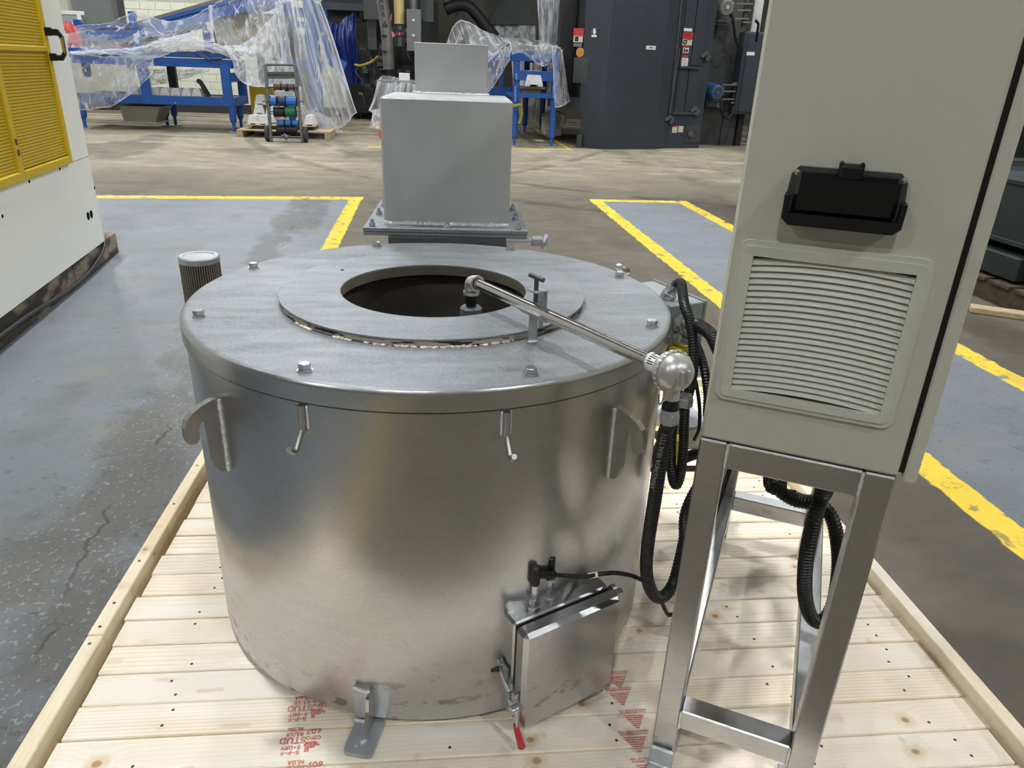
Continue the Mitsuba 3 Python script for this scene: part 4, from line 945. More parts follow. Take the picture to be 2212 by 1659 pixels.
def sheet(rows, nu=70, nv=50, amp=.05, fu=9, seed=0, crumple=.0, warp=.8, zmin=ZF + .01):
    """A draped sheet through rows of (x, y, Y) points of the photograph; folds run from row to row."""
    R = []
    for row in rows: R.append(spline([at(*q) for q in row], nu))
    R = np.array(R)
    G = np.stack([spline(R[:, i], nv) for i in range(nu)], 1)          # nv x nu x 3
    u, v = np.meshgrid(np.linspace(0, 1, nu), np.linspace(0, 1, nv)); uvw = np.stack([u * fu + warp * v, v * 1.6, np.full_like(u, seed)], -1)
    f = 1 - 2 * np.abs(meshkit.noise(uvw, seed) - .5) * 2; f2 = 1 - 2 * np.abs(meshkit.noise(uvw * [2.7, 1.5, 1], seed + 5) - .5) * 2
    d = amp * (f * .7 + f2 * .35)
    if crumple: d = d + crumple * (meshkit.fbm(np.stack([u * 26, v * 14, u * 0 + seed], -1), 4, seed) - .5) * 2
    G[..., 1] -= d; G[..., 2] += .35 * (d - amp * .3)
    G[..., 2] = np.maximum(G[..., 2], zmin)
    i, j = np.meshgrid(np.arange(nv - 1), np.arange(nu - 1), indexing='ij')
    q = np.stack([i * nu + j, i * nu + j + 1, (i + 1) * nu + j + 1, (i + 1) * nu + j], -1).reshape(-1, 4)
    return trimesh.Trimesh(G.reshape(-1, 3), np.vstack([q[:, [0, 1, 2]], q[:, [0, 2, 3]]]), process=False), np.stack([u.ravel(), v.ravel()], -1)


def film_thing(label, bsdf, rows, name='plastic_sheet', catg='plastic sheet', group=None, **kw):
    m, uv = sheet(rows, **kw)
    return single(name, m, bsdf, label, catg, group, smooth=True, uv=uv)


m, uv = sheet([[(120, 45, 18.1), (150, 46, 18.0), (165, 60, 17.9)], [(120, 80, 18.0), (152, 80, 17.9), (178, 84, 17.85)], [(120, 112, 18.0), (155, 110, 17.9), (182, 108, 17.85)]], 40, 30, .04, 5, 3)
single('red_cover', m, 'red_cloth', 'red cloth under the plastic beside the white enclosure', 'cloth', smooth=True)
film_thing('clear plastic sheet peaked over the upper blue beam of the conveyor', 'film_clear', [[(140, 58, 18.0), (185, 52, 18.0), (235, 50, 18.05), (293, 27, 18.05), (350, 43, 18.0), (405, 40, 17.95), (460, 12, 17.95)], [(140, 80, 17.85), (190, 78, 17.85), (245, 74, 17.9), (300, 62, 17.9), (350, 70, 17.9), (400, 72, 17.85), (460, 55, 17.85)], [(145, 112, 17.75), (190, 110, 17.7), (245, 107, 17.7), (300, 103, 17.65), (345, 94, 17.6), (400, 84, 17.6), (465, 92, 17.6)]], amp=.05, fu=10, seed=1)
film_thing('crumpled milky plastic bunched along the top of the blue conveyor', 'film_milky', [[(150, 112, 17.6), (230, 107, 17.6), (290, 103, 17.55), (335, 88, 17.55), (400, 76, 17.55), (455, 92, 17.55), (500, 104, 17.5)], [(155, 116, 17.45), (235, 112, 17.4), (295, 112, 17.35), (340, 104, 17.3), (400, 94, 17.35), (455, 104, 17.4), (505, 114, 17.4)], [(160, 118, 17.45), (240, 119, 17.4), (295, 128, 17.38), (335, 126, 17.36), (385, 112, 17.38), (450, 110, 17.4), (508, 128, 17.4)]], amp=.03, fu=16, seed=2, crumple=.07, nu=110, nv=40)
film_thing('clear plastic swag sagging below the conveyor beam beside the white enclosure', 'film_clear', [[(150, 114, 17.5), (200, 118, 17.45), (255, 121, 17.4), (300, 118, 17.35), (332, 120, 17.35)], [(155, 165, 17.5), (205, 172, 17.4), (252, 172, 17.35), (298, 156, 17.33), (333, 142, 17.33)], [(165, 240, 17.5), (212, 236, 17.4), (252, 224, 17.35), (296, 196, 17.33), (330, 158, 17.33)]], amp=.06, fu=7, seed=4, warp=2.2)
film_thing('milky plastic swag looping from the conveyor end towards the reel cart', 'film_milky', [[(485, 100, 17.5), (520, 96, 17.6), (565, 62, 17.8), (612, 10, 17.9)], [(495, 118, 17.35), (532, 128, 17.3), (575, 118, 17.5), (622, 75, 17.8)], [(502, 130, 17.3), (512, 165, 17.25), (548, 188, 17.25), (640, 186, 17.5)]], amp=.06, fu=9, seed=6, crumple=.03, warp=1.6)
film_thing('clear plastic stretched in straight creases high over the tan panel', 'film_clear', [[(450, 14, 18.1), (500, -8, 18.1), (560, -22, 18.1), (620, -10, 18.1)], [(460, 55, 17.95), (500, 48, 17.9), (550, 30, 17.9), (610, 15, 17.9)], [(472, 96, 17.7), (500, 102, 17.65), (545, 92, 17.7), (605, 55, 17.8)]], amp=.07, fu=14, seed=8, warp=-2.0)
film_thing('tall clear plastic tent hanging in long folds to the floor by the reel cart', 'film_fold', [[(596, 6, 18.0), (622, 0, 17.9), (655, -18, 18.0), (692, 2, 18.1)], [(604, 62, 17.8), (636, 60, 17.7), (672, 52, 17.8), (714, 62, 17.95)], [(612, 140, 17.6), (648, 142, 17.5), (692, 142, 17.6), (742, 150, 17.8)], [(632, 215, 17.5), (664, 218, 17.45), (712, 218, 17.5), (764, 222, 17.75)], [(660, 276, 17.6), (690, 284, 17.7), (736, 276, 18.0), (772, 244, 18.2)]], amp=.16, fu=8, seed=9, nu=90, nv=70, warp=.5)
film_thing('crumpled heap of clear plastic on the floor beside the timber pallet', 'film_milky', [[(640, 238, 18.4), (680, 240, 18.4), (710, 252, 18.4)], [(650, 255, 17.9), (690, 258, 17.9), (726, 270, 17.9)], [(662, 275, 17.6), (700, 282, 17.6), (742, 288, 17.7)]], amp=.05, fu=8, seed=12, crumple=.07)
film_thing('milky plastic hanging behind the lower bay of the blue conveyor', 'film_milky', [[(315, 150, 19.3), (380, 150, 19.3), (455, 150, 19.3)], [(325, 186, 19.3), (372, 178, 19.3), (450, 154, 19.3)]], amp=.05, fu=8, seed=14)

tw = thing('blue_tower', 'blue steel lift tower standing inside the plastic tent', 'tower')
adds('post', [pb(662, -120, 686, 292, 19.5, .2), pb(612, -120, 632, 292, 19.8, .2)], 'frame_blue', tw)
adds('crosspiece', [pb(625, 48, 690, 58, 19.48, .15), pb(650, 132, 694, 148, 19.48, .15), pb(640, 20, 700, 36, 19.48, .15)], 'frame_blue', tw)
adds('brace', [bar(at(712, 128, 19.5), at(746, 146, 19.5), .12, .25), bar(at(640, 128, 19.5), at(620, 205, 19.5), .12, .14), bar(at(692, 60, 19.5), at(712, 128, 19.5), .1, .12)], 'frame_blue', tw)
add('guard', cat(pb(560, 48, 640, 170, 19.75, .05)), 'machine_navy', tw)
add('infill', pb(650, 82, 676, 132, 19.6, .05), 'cardboard', tw)
add('skirt', pb(654, 150, 672, 285, 19.75, .05), 'cardboard', tw)
add('warning_cross', cat(bar(at(690, 73, 19.46), at(704, 73, 19.46), .02, .035), bar(at(696, 68, 19.46), at(696, 79, 19.46), .02, .035)), 'valve_yellow', tw, label='small yellow handwheel')

# the reel cart
Yc = 15.95
ct = thing('reel_cart', 'grey upright reel cart on two small wheels loaded with wire spools', 'cart')
xL0, xL1, xR0, xR1 = at(573, 140, Yc + .25), at(586, 305, Yc), at(637, 140, Yc + .25), at(653, 305, Yc)
for a_, b_ in ((xL0, xL1), (xR0, xR1)): 
    add('post', bar([b_[0], b_[1], ZF + .01], a_, .055, .055, (0, 1, 0), .004), 'cart_grey', ct)
add('handle', C(xL0 - [.02, 0, 0], xR0 + [.02, 0, 0], .022, n=12), 'cart_grey', ct, smooth=35)
for (y, h) in ((158, .05), (167, .05)):
    a_ = at(575, y, Yc + .22); b_ = at(640, y, Yc + .22); add('crossbar', bar(a_, b_, .04, h), 'cart_grey', ct)
add('plate', bar(at(576, 162.5, Yc + .24), at(640, 162.5, Yc + .24), .012, .08), 'panel_grey', ct)
for (y, x0, x1) in ((188, 576, 644), (219, 566, 656), (241, 580, 650), (266, 580, 652)):
    add('axle', C(at(x0, y, Yc + .1), at(x1, y, Yc + .1), .012, n=8), 'dark_steel', ct, smooth=35)
add('base_bar', cat(C(at(580, 296, Yc), at(660, 296, Yc), .02, n=10), C(at(612, 292, Yc - .05), at(622, 298, Yc - .05), .05)), 'cart_grey', ct, smooth=35)
for px in (578, 660):
    c_ = at(px, 290, Yc + .1); c_[2] = ZF + .155
    wl = add('wheel', lathe([(.05, -.035), (.13, -.04), (.152, -.025), (.155, 0), (.152, .025), (.13, .04), (.05, .035)], 28, c_, (1, 0, .0)), 'tyre', ct, smooth=35)
    add('rim', lathe([(0, -.03), (.085, -.028), (.085, .028), (0, .03)], 20, c_, (1, 0, 0)), 'cart_grey', wl, smooth=35)
SP = [(593, 606, 188, .055, 'wire_brown', 'brown'), (608, 620, 188, .055, 'wire_brown', 'brown'), (622, 635, 188, .055, 'wire_brown', 'brown'), (584, 598, 219, .085, 'wire_blue', 'blue'), (603, 617, 219, .085, 'wire_navy', 'dark blue'), (619, 641, 219, .085, 'wire_blue', 'wide blue'), (593, 614, 242, .09, 'wire_black', 'black'), (617, 639, 241, .10, 'wire_green', 'green'), (601, 614, 266, .06, 'wire_blue', 'small blue'), (617, 629, 266, .06, 'wire_blue', 'small blue'), (632, 645, 266, .06, 'wire_blue', 'small blue'), (599, 617, 281, .09, 'wire_black', 'black'), (620, 641, 281, .09, 'wire_black', 'black')]
nth = ['left spool', 'middle spool', 'right spool']
for i, (x0, x1, y, r, b, colr) in enumerate(SP):
    row = ['top axle', 'top axle', 'top axle', 'second axle', 'second axle', 'second axle', 'third axle', 'third axle', 'fourth axle', 'fourth axle', 'fourth axle', 'bottom row', 'bottom row'][i]
    wh = ['leftmost on', 'middle on', 'rightmost on', 'at the left of', 'in the middle of', 'at the right of', 'on', 'on', 'leftmost on', 'middle on', 'rightmost on', 'left one in', 'right one in'][i]
    yy = Yc + .1 if i < 11 else Yc + .12
    a_, b_ = at(x0, y, yy), at(x1, y, yy)
    k = thing('wire_spool', f'{colr} wire spool {wh} the {row} of the reel cart', 'spool', 'wire spools on the reel cart')
    add('winding', C(a_, b_, r, n=20), b, k, smooth=35)
    adds('flange', [C(a_ - [.006, 0, 0], a_ + [.002, 0, 0], r * 1.18, n=20), C(b_ - [.002, 0, 0], b_ + [.006, 0, 0], r * 1.18, n=20)], 'wire_black', k, smooth=35)

# timber pallet with ingots behind the cart
tp = thing('timber_pallet', 'rough timber pallet on the floor behind the reel cart', 'pallet')
a_, b_ = at(512, 300, 16.75), at(714, 300, 16.75)
for k in range(5): add('deck_board', B(a_[0], b_[0], 16.78 + k * .27, 16.98 + k * .27, ZF + .13, ZF + .155, .003), 'old_wood', tp)
for x in (a_[0] + .06, (a_[0] + b_[0]) / 2, b_[0] - .07): add('stringer', B(x - .06, x + .06, 16.78, 18.0, ZF, ZF + .13, .004), 'old_wood', tp)
sh0 = ZF + .155
cd = single('cardboard_sheet', cat(B(at(532, 270, 17.1)[0], at(682, 270, 17.1)[0], 16.95, 17.9, at(600, 270, 17.1)[2] - .012, at(600, 270, 17.1)[2], .002), B(at(545, 280, 17.1)[0], at(655, 280, 17.1)[0], 17.1, 17.8, sh0, at(600, 270, 17.1)[2] - .012)), 'cardboard', 'layered cardboard stacked on the timber pallet', 'cardboard')
zc_ = at(600, 270, 17.1)[2]
for (px, s, dz, dy) in ((549, 1.05, 0, 0), (571, 1.05, 0, 0), (671, 1.2, 0, .1)):
    casting(at(px, 262, 17.2 + dy)[0], 17.35 + dy, zc_, s, {549: 'white ingot at the left corner of the cardboard behind the reel cart', 571: 'white ingot between the left corner ingot and the reel cart', 671: 'large white ingot right of the reel cart on the cardboard'}[px], 'ingots on the timber pallet')
for r in range(3):
    for c in range(2):
        casting(at(560 + c * 26, 235, 17.75)[0], 17.8 + .1 * r, zc_ + .17 + r * .185 - .17, 1.08, f"white ingot in the stack behind the reel cart, {['bottom', 'middle', 'top'][r]} layer, {['outer', 'inner'][c]} end", 'stacked ingots on the timber pallet', rz=4 * r)
for r in range(2):
    casting(at(650, 245, 17.8)[0], 17.85, zc_ + r * .185, 1.05, f"white ingot of the short stack right of the reel cart, {['lower', 'upper'][r]} one", 'short stack of ingots', rz=3)
for k in range(2): add('paper', B(at(597, 205, 16.5)[0], at(640, 205, 16.5)[0], 16.30 + .03 * k, 16.31 + .03 * k, at(600, 232, 16.3)[2], at(600, 198 + 3 * k, 16.3)[2], .003), 'label_white', ct, label='white paper hung behind the spools')

# ================================================================== centre: the dark machine bay
pr_ = thing('press_machine', 'black forging press filling the dark bay', 'machine')
adds('column', [pb(905, -80, 945, 175, 22.6, 1.2), pb(700, -80, 790, 0, 23.3, .5)], 'machine_black', pr_)
add('base', cat(pb(760, 150, 1040, 240, 23.0, .8)), 'machine_black', pr_)
add('bed', cat(pb(770, 60, 905, 150, 23.4, .4)), 'machine_black', pr_)
adds('cross_head', [pb(690, 8, 780, 20, 23.0, .3), pb(690, 24, 770, 55, 23.5, .2)], 'machine_navy', pr_)
adds('side_plate', [pb(786, -40, 814, 32, 22.3, .3), pb(795, 40, 812, 100, 22.8, .2)], 'machine_grey', pr_)
rq = random.Random(5); bits = []
for k in range(46):
    x, y = rq.uniform(768, 902), rq.uniform(58, 205); Yq = rq.uniform(22.2, 23.1)
    if rq.random() < .5: bits.append(pb(x, y, x + rq.uniform(4, 12), y + rq.uniform(3, 9), Yq, .2))
    else: bits.append(tube(spline([at(x, y, Yq), at(x + rq.uniform(-12, 12), y + rq.uniform(4, 14), Yq - .1), at(x + rq.uniform(-8, 18), y + rq.uniform(14, 40), Yq)], 14), rq.uniform(.015, .04), 6))
add('valve_gear', cat(bits), 'dark_steel', pr_, kind='stuff', label='dark pipes and valves on the press')
m, uv = sheet([[(705, 40, 22.4), (728, 52, 22.3), (752, 34, 22.3), (768, 26, 22.3)], [(705, 90, 22.2), (730, 95, 22.1), (755, 92, 22.2), (770, 90, 22.3)], [(735, 180, 22.3), (752, 185, 22.2), (770, 182, 22.3), (778, 180, 22.4)]], 50, 40, .10, 7, 21)
single('blue_tarpaulin', m, 'tarp_blue', 'dark blue tarpaulin hanging in the dark bay behind the plastic tent', 'tarpaulin', smooth=True)
sp_ = single('steel_pipe', tube(spline([at(825, -60, 21.0), at(826, 0, 21.0), at(836, 80, 21.0), at(840, 150, 21.0)], 24), .150, 24), 'pipe_steel', 'thick grey steel pipe with black marks standing in the dark bay', 'pipe', smooth=35)
for t_, (px, py), h in (('A', (823, 2), .11), ('S', (825, 17), .11), ('6', (827, 31), .11), ('4', (830, 56), .16)):
    add('mark', frame(mv(meshkit.text_mesh(t_, h, .004, bold=True), -h * .35, 0, 0), at(px, py + 4, 20.845), (1, 0, 0), (0, 0, 1), (0, -1, 0)), 'ink_black', sp_)
for py in (78, 112): add('mark', B(at(833, py, 20.84)[0] - .1, at(833, py, 20.84)[0] + .03, 20.835, 20.85, at(833, py, 20.84)[2] - .03, at(833, py, 20.84)[2] + .03), 'ink_black', sp_)
yp = thing('yellow_pipe', 'pale yellow pipe ending in a black coupling in the dark bay', 'pipe')
add('pipe', C(at(860, -70, 21.2), at(863, 52, 21.2), .135, n=24), 'pipe_yellow', yp, smooth=35)
add('coupling', cat(C(at(863, 56, 21.2), at(864, 66, 21.2), .16, n=18), C(at(864, 80, 21.2), at(865, 100, 21.2), .15, n=18), pb(852, 62, 878, 70, 21.1, .2), pb(850, 82, 880, 90, 21.1, .2), *[tube([at(852 + 7 * k, 56, 21.08), at(853 + 7 * k, 100, 21.08)], .02, 6) for k in range(4)]), 'dark_steel', yp, smooth=35)
add('red_band', C(at(863, 70, 21.18), at(864, 77, 21.18), .115, n=18), 'red_cloth', yp, smooth=35)
single('inspection_tag', cat(bar(at(840, 65, 20.95), at(851, 79, 20.95), .012, .10), tube([at(841, 66, 20.96), at(846, 30, 20.98)], .012, 5)), 'tag_pink', 'pink tag hanging beside the black coupling of the yellow pipe', 'tag')
eb = thing('switch_box', 'pair of grey switch boxes on a conduit beside the yellow pipe', 'electrical box')
add('upper_box', pb(880, 25, 908, 64, 20.9, .3, .01), 'panel_grey', eb)
add('lower_box', pb(880, 66, 908, 106, 20.9, .3, .01), 'panel_grey', eb)
for y in (44, 77): add('knob', lathe([(0, 0), (.04, 0), (.035, .03), (0, .035)], 16, at(893, y, 20.9), (0, -1, 0)), 'casting_white', eb, smooth=35)
add('conduit_pipe', C(at(893, -60, 21.05), at(894, 25, 21.05), .10, n=16), 'pipe_steel', eb, smooth=35)
add('dark_panel', pb(910, -40, 935, 37, 21.6, .3), 'machine_grey', eb)
single('air_hose', tube(spline([at(767, 140, 21.3), at(778, 142, 21.2), at(795, 137, 21.2), at(808, 130, 21.2), at(816, 122, 21.1)], 30), .035, 8), 'hose_yellow', 'short yellow hose curving in the dark bay left of the steel pipe', 'hose', smooth=True)
ra = thing('robot_arm', 'black bent arm reaching down in the dark bay behind the plastic covered table', 'arm')
add('boom', tube(spline([at(962, 20, 23.3), at(985, 12, 23.3), at(1010, 13, 23.3), at(1030, 32, 23.3), at(1050, 58, 23.3), at(1070, 82, 23.3)], 40), .16, 12), 'machine_black', ra, smooth=35)
add('wrist', cat(pb(960, 2, 985, 14, 23.9, .3), pb(985, 18, 992, 60, 24.1, .15), pb(1003, 18, 1007, 55, 24.1, .15)), 'dark_steel', ra)
hd_ = thing('fume_hood', 'dark tapered fume hood above grey curtain strips at the back of the bay', 'hood')
q0, q1, q2, q3 = at(1052, 53, 24.0), at(1160, 53, 24.0), at(1086, -8, 24.2), at(1132, -8, 24.2)
add('canopy', trimesh.convex.convex_hull(np.array([q0, q1, q0 + [0, 1.6, 0], q1 + [0, 1.6, 0], q0 + [.5, .4, .35], q1 + [-.5, .4, .35], q2 + [0, .4, 0], q3 + [0, .4, 0], q2 + [0, 1, 0], q3 + [0, 1, 0]])), 'machine_grey', hd_)
add('duct', pb(1088, -120, 1130, -4, 24.6, .6), 'machine_grey', hd_)
mm, uu = sheet([[(1060, 54, 24.1), (1110, 54, 24.1), (1156, 54, 24.1)], [(1060, 130, 24.1), (1110, 130, 24.1), (1156, 130, 24.1)]], 60, 16, .06, 14, 31)
add('curtain', mm, 'film_milky', hd_, smooth=True, uv=uu)
add('frame', cat(pb(1080, 62, 1122, 68, 24.3, .1), pb(1096, 62, 1102, 120, 24.3, .1)), 'machine_black', hd_)
film_thing('tall milky plastic curtain hanging beside the dark blasting machine', 'film_milky', [[(1158, -40, 18.8), (1185, -40, 18.6), (1213, -40, 18.7)], [(1162, 40, 18.8), (1185, 40, 18.6), (1208, 40, 18.7)], [(1166, 110, 18.8), (1186, 112, 18.6), (1204, 112, 18.7)]], name='plastic_curtain', catg='plastic curtain', amp=.12, fu=6, seed=33)
film_thing('dull plastic hanging behind the legs of the plastic covered table', 'film_milky', [[(1105, 130, 20.8), (1150, 130, 20.8), (1196, 130, 20.8)], [(1110, 262, 20.8), (1150, 264, 20.8), (1185, 262, 20.8)]], name='plastic_curtain', catg='plastic curtain', amp=.1, fu=7, seed=35)

# ================================================================== blue table under plastic
Yt = 16.25
bt = thing('blue_table', 'tall blue steel table with adjustable feet under draped clear plastic', 'table')
for (px, yy, x0) in ((1113, Yt + .08, 0), (1194, Yt + .08, 0), (1134, Yt + 3.6, 0), (1062, Yt + 3.6, 0), (1171, Yt + 3.6, 0)):
    yl = 215 if yy < 17 else 205
    b0 = at(px, 250, yy); x = b0[0]; z0 = at(px, yl, yy)[2]
    lg = add('leg', cat(C((x, yy, z0), (x, yy, ZF + .22), .070, n=20), C((x, yy, ZF + .22), (x, yy, ZF + .17), .070, .04), C((x, yy, ZF + .02), (x, yy, ZF + .17), .032)), 'frame_blue', bt, smooth=35)
    add('foot', C((x, yy, ZF), (x, yy, ZF + .025), .125), 'galvanised', lg, smooth=35)
    add('post', B(x - .065, x + .065, yy - .06, yy + .06, z0, at(px, 125, yy)[2], .004), 'frame_blue', bt)
add('top_beam', pb(1104, 112, 1206, 131, Yt, .12), 'frame_blue', bt)
add('top_plate', cat(B(at(1104, 112, Yt)[0], at(1206, 112, Yt)[0], Yt, Yt + 3.7, at(1150, 112, Yt)[2], at(1150, 109, Yt)[2])), 'roller_grey', bt)
add('crossbar', pb(1115, 155, 1197, 173, Yt - .02, .08), 'frame_blue', bt)
add('shelf_bar', pb(1112, 202, 1196, 211, Yt, .10), 'frame_blue', bt)
xa, xb = at(1113, 200, Yt)[0], at(1194, 200, Yt)[0]
for x in (xa, xb): add('side_bar', cat(B(x - .05, x + .05, Yt + .15, Yt + 3.6, at(1113, 211, Yt)[2], at(1113, 202, Yt)[2]), B(x - .05, x + .05, Yt + .15, Yt + 3.6, at(1113, 131, Yt)[2], at(1113, 114, Yt)[2])), 'frame_blue', bt)
add('shelf', B(xa, xb, Yt + .1, Yt + 3.5, at(1113, 204, Yt)[2], at(1113, 202, Yt)[2]), 'machine_black', bt)
adds('extension', [pb(1040, 190, 1105, 208, Yt + 1.6, .1), pb(1080, 130, 1088, 200, Yt + 1.6, .1), pb(1040, 112, 1104, 126, Yt + 1.6, .1)], 'frame_blue', bt)
add('weld_bead', cat(*[bead([at(x, y0, Yt - .03), at(x + .5, y1, Yt - .03)], .03, 2, .03) for x, y0, y1 in ((1115.5, 158, 174), (1197, 158, 174), (1113, 186, 222), (1196, 186, 214))]), 'weld_blue', bt, smooth=True)
zsf = at(1113, 202, Yt)[2]
casting(at(1148, 190, Yt + .3)[0], Yt + .45, zsf + .15, 1.75, 'white ingot on a grey tray on the shelf of the blue table', None)
single('tray', cat(B(at(1116, 190, Yt + .2)[0], at(1177, 190, Yt + .2)[0], Yt + .12, Yt + .95, zsf + .09, zsf + .15, .01), B(at(1116, 190, Yt + .2)[0] + .1, at(1177, 190, Yt + .2)[0] - .1, Yt + .2, Yt + .9, zsf, zsf + .09)), 'chute_grey', 'grey tray on the shelf of the blue table', 'tray')
film_thing('clear plastic draped from a high peak over the blue table', 'film_fold', [[(962, 100, 19.0), (980, 56, 19.0), (1003, 43, 19.0), (1050, 66, 18.8), (1100, 82, 18.6), (1160, 86, 18.5), (1204, 98, 18.4)], [(968, 135, 17.6), (1005, 118, 17.6), (1040, 104, 17.5), (1080, 92, 17.3), (1120, 90, 17.2), (1165, 92, 17.2), (1206, 100, 17.2)], [(1010, 180, 16.6), (1040, 150, 16.5), (1070, 120, 16.4), (1098, 95, 16.2), (1120, 97, 16.15), (1165, 98, 16.15), (1205, 101, 16.15)]], amp=.06, fu=11, seed=41, nu=90)
film_thing('clear plastic hanging in deep folds at the left end of the blue table', 'film_clear', [[(1040, 120, 16.5), (1070, 112, 16.4), (1105, 94, 16.15)], [(1042, 165, 16.4), (1068, 152, 16.3), (1102, 118, 16.15)], [(1046, 206, 16.4), (1066, 186, 16.3), (1100, 132, 16.15)]], amp=.08, fu=6, seed=43, warp=2)
film_thing('pointed flap of clear plastic over the front beam of the blue table', 'film_clear', [[(1100, 92, 16.15), (1125, 97, 16.12), (1165, 98, 16.12), (1204, 100, 16.15)], [(1104, 108, 16.1), (1130, 110, 16.1), (1170, 118, 16.08), (1200, 112, 16.1)], [(1106, 118, 16.1), (1130, 116, 16.1), (1174, 144, 16.05), (1198, 116, 16.1)]], amp=.025, fu=8, seed=45, nu=50, nv=24)
film_thing('clear plastic hanging down at the right end of the blue table', 'film_clear', [[(1192, 100, 16.1), (1206, 102, 16.2), (1216, 108, 16.6)], [(1194, 160, 16.05), (1210, 160, 16.2), (1222, 165, 16.6)], [(1198, 234, 16.05), (1214, 230, 16.2), (1230, 220, 16.6)]], amp=.06, fu=4, seed=47, nu=36)
single('waste_bin', cat(pb(1176, 262, 1214, 292, 18.0, .5, .03)), 'bag_white', 'pale bin lined with a bag behind the right leg of the blue table', 'bin')
m, uv = sheet([[(1172, 244, 18.0), (1195, 236, 18.1), (1222, 246, 18.0)], [(1170, 256, 17.9), (1195, 252, 17.88), (1224, 256, 17.9)], [(1178, 280, 17.95), (1195, 278, 17.92), (1216, 276, 17.95)]], 30, 24, .08, 5, 51, crumple=.05)
single('bin_bag', m, 'bag_white', 'crumpled white bag hanging over the pale bin', 'bag', smooth=True)
single('loop_hose', tube(spline([at(1104, 226, 16.1), at(1112, 229, 16.1), at(1124, 227, 16.12), at(1127, 240, 16.14), at(1125, 258, 16.16), at(1121, 268, 16.17)], 30), .030, 8), 'hose_yellow', 'yellow cord looped on the left leg of the blue table', 'cord', smooth=True)
single('floor_paper', B(at(1160, 298, 17.6)[0], at(1178, 298, 17.6)[0], 17.7, 18.1, ZF + .001, ZF + .004), 'label_white', 'white paper on the floor between the legs of the blue table', 'paper')
# plastic covered box and orange bucket left of the flue stack
Yx = 17.9
single('covered_crate', pb(818, 180, 905, 248, Yx + .5, .8, .02), 'panel_grey', 'grey crate under shiny clear plastic left of the flue stack', 'crate')
film_thing('shiny clear plastic wrapped over the grey crate', 'film_fold', [[(822, 164, 19.3), (862, 166, 19.3), (905, 174, 19.3)], [(815, 182, 18.25), (860, 184, 18.2), (905, 188, 18.2)], [(806, 215, 18.1), (830, 225, 18.05), (905, 220, 18.1)], [(796, 238, 18.0), (828, 256, 18.0), (905, 252, 18.0)]], amp=.07, fu=9, seed=61)
single('carton', pb(863, 160, 884, 181, 18.75, .3), 'label_white', 'small white carton standing behind the plastic wrapped crate', 'carton')
cbk = at(826, 285, 17.2)
bk = thing('bucket', 'orange bucket with clear plastic on the floor left of the flue stack', 'bucket')
add('pail', lathe([(.0, 0), (.13, 0), (.165, .36), (.172, .36), (.172, .38), (.15, .38)], 32, (cbk[0] + .06, 17.3, ZF)), 'bucket_orange', bk, smooth=35)
mm, uu = sheet([[(806, 238, 17.1), (822, 234, 17.05), (836, 240, 17.1)], [(802, 262, 17.0), (820, 268, 16.98), (838, 264, 17.0)], [(798, 274, 16.98), (812, 278, 16.95), (836, 280, 16.98)]], 26, 20, .05, 5, 66)
add('wrap', mm, 'film_milky', bk, smooth=True, uv=uu)

# ================================================================== dark blasting machine
bm = thing('blasting_machine', 'big dark blue grey blasting machine with angled panels and warning stickers', 'machine')
q = {n: at(*v) for n, v in dict(a=(1236, 200, 16.65), b=(1296, 200, 16.25), c=(1411, 200, 16.55), d=(1440, 200, 16.85), e=(1508, 200, 17.03)).items()}
# plan corners on the floor
A_, B_, C_, D_, E5 = (3.31, 16.56), (3.78, 16.20), (5.06, 16.52), (5.47, 16.84), (6.29, 17.03)
def wallp(p, r, z0, z1, t=.06):
    p, r = np.array(p), np.array(r); d = (r - p) / np.linalg.norm(r - p); n = np.array([-d[1], d[0]])
    return prism([tuple(p), tuple(r), tuple(r + n * t), tuple(p + n * t)], z1 - z0).apply_translation([0, 0, z0])
ZB = 3.6
add('corner_panel', wallp(A_, B_, .62, ZB), 'machine_navy', bm)
add('corner_foot', wallp((3.36, 16.52), B_, ZF, .62), 'machine_navy', bm)
add('front_panel', wallp(B_, C_, ZF, ZB), 'machine_navy', bm)
add('edge_panel', wallp(C_, D_, ZF, ZB), 'machine_navy', bm)
add('door_panel', wallp(D_, E5, ZF, ZB), 'machine_navy', bm)
add('body', prism([(3.3, 16.75), (3.8, 16.4), (5.05, 16.65), (5.47, 16.95), (6.25, 17.12), (6.25, 20), (3.3, 20)], ZB - .65).apply_translation([0, 0, .65]), 'machine_black', bm)
add('overhang', wallp((2.75, 17.5), A_, .62, .85, .3), 'machine_navy', bm)
add('flange_plate', cat(pb(1212, -60, 1240, 178, 17.3, .3)), 'machine_black', bm)
add('lug', cat(pb(1247, 292, 1257, 318, 16.4, .1)), 'machine_grey', bm)
fd = np.array([E5[0] - D_[0], E5[1] - D_[1], 0]); fd /= np.linalg.norm(fd); fnn = np.array([fd[1], -fd[0], 0]); fo_ = np.array([D_[0], D_[1], 0])
def dpt(x, y, off=0.0):
    """Point of the door panel (offset outwards) seen at this place of the photograph."""
    d = _f + _r * (x - 1106) / F_PX - _u * (y - 829.5) / F_PX; o = fo_ + fnn * off
    return EYE + d * (((o - EYE) @ fnn) / (d @ fnn))
def dbar(x0, y0, x1, y1, w, h, off=.03): return bar(dpt(x0, y0, off), dpt(x1, y1, off), w, h, fnn)
def dbox(x0, y0, x1, y1, t=.02, off=.0):
    p = [dpt(x, y, off) for x, y in ((x0, y0), (x1, y0), (x1, y1), (x0, y1))]
    c = sum(p) / 4; wv = (p[1][0] - p[0][0]); hu = np.linalg.norm(p[1] - p[0]) / 2; hz = abs(p[0][2] - p[3][2]) / 2
    return frame(B(-hu, hu, -hz, hz, 0, t, .003), c, fd, (0, 0, 1), fnn)
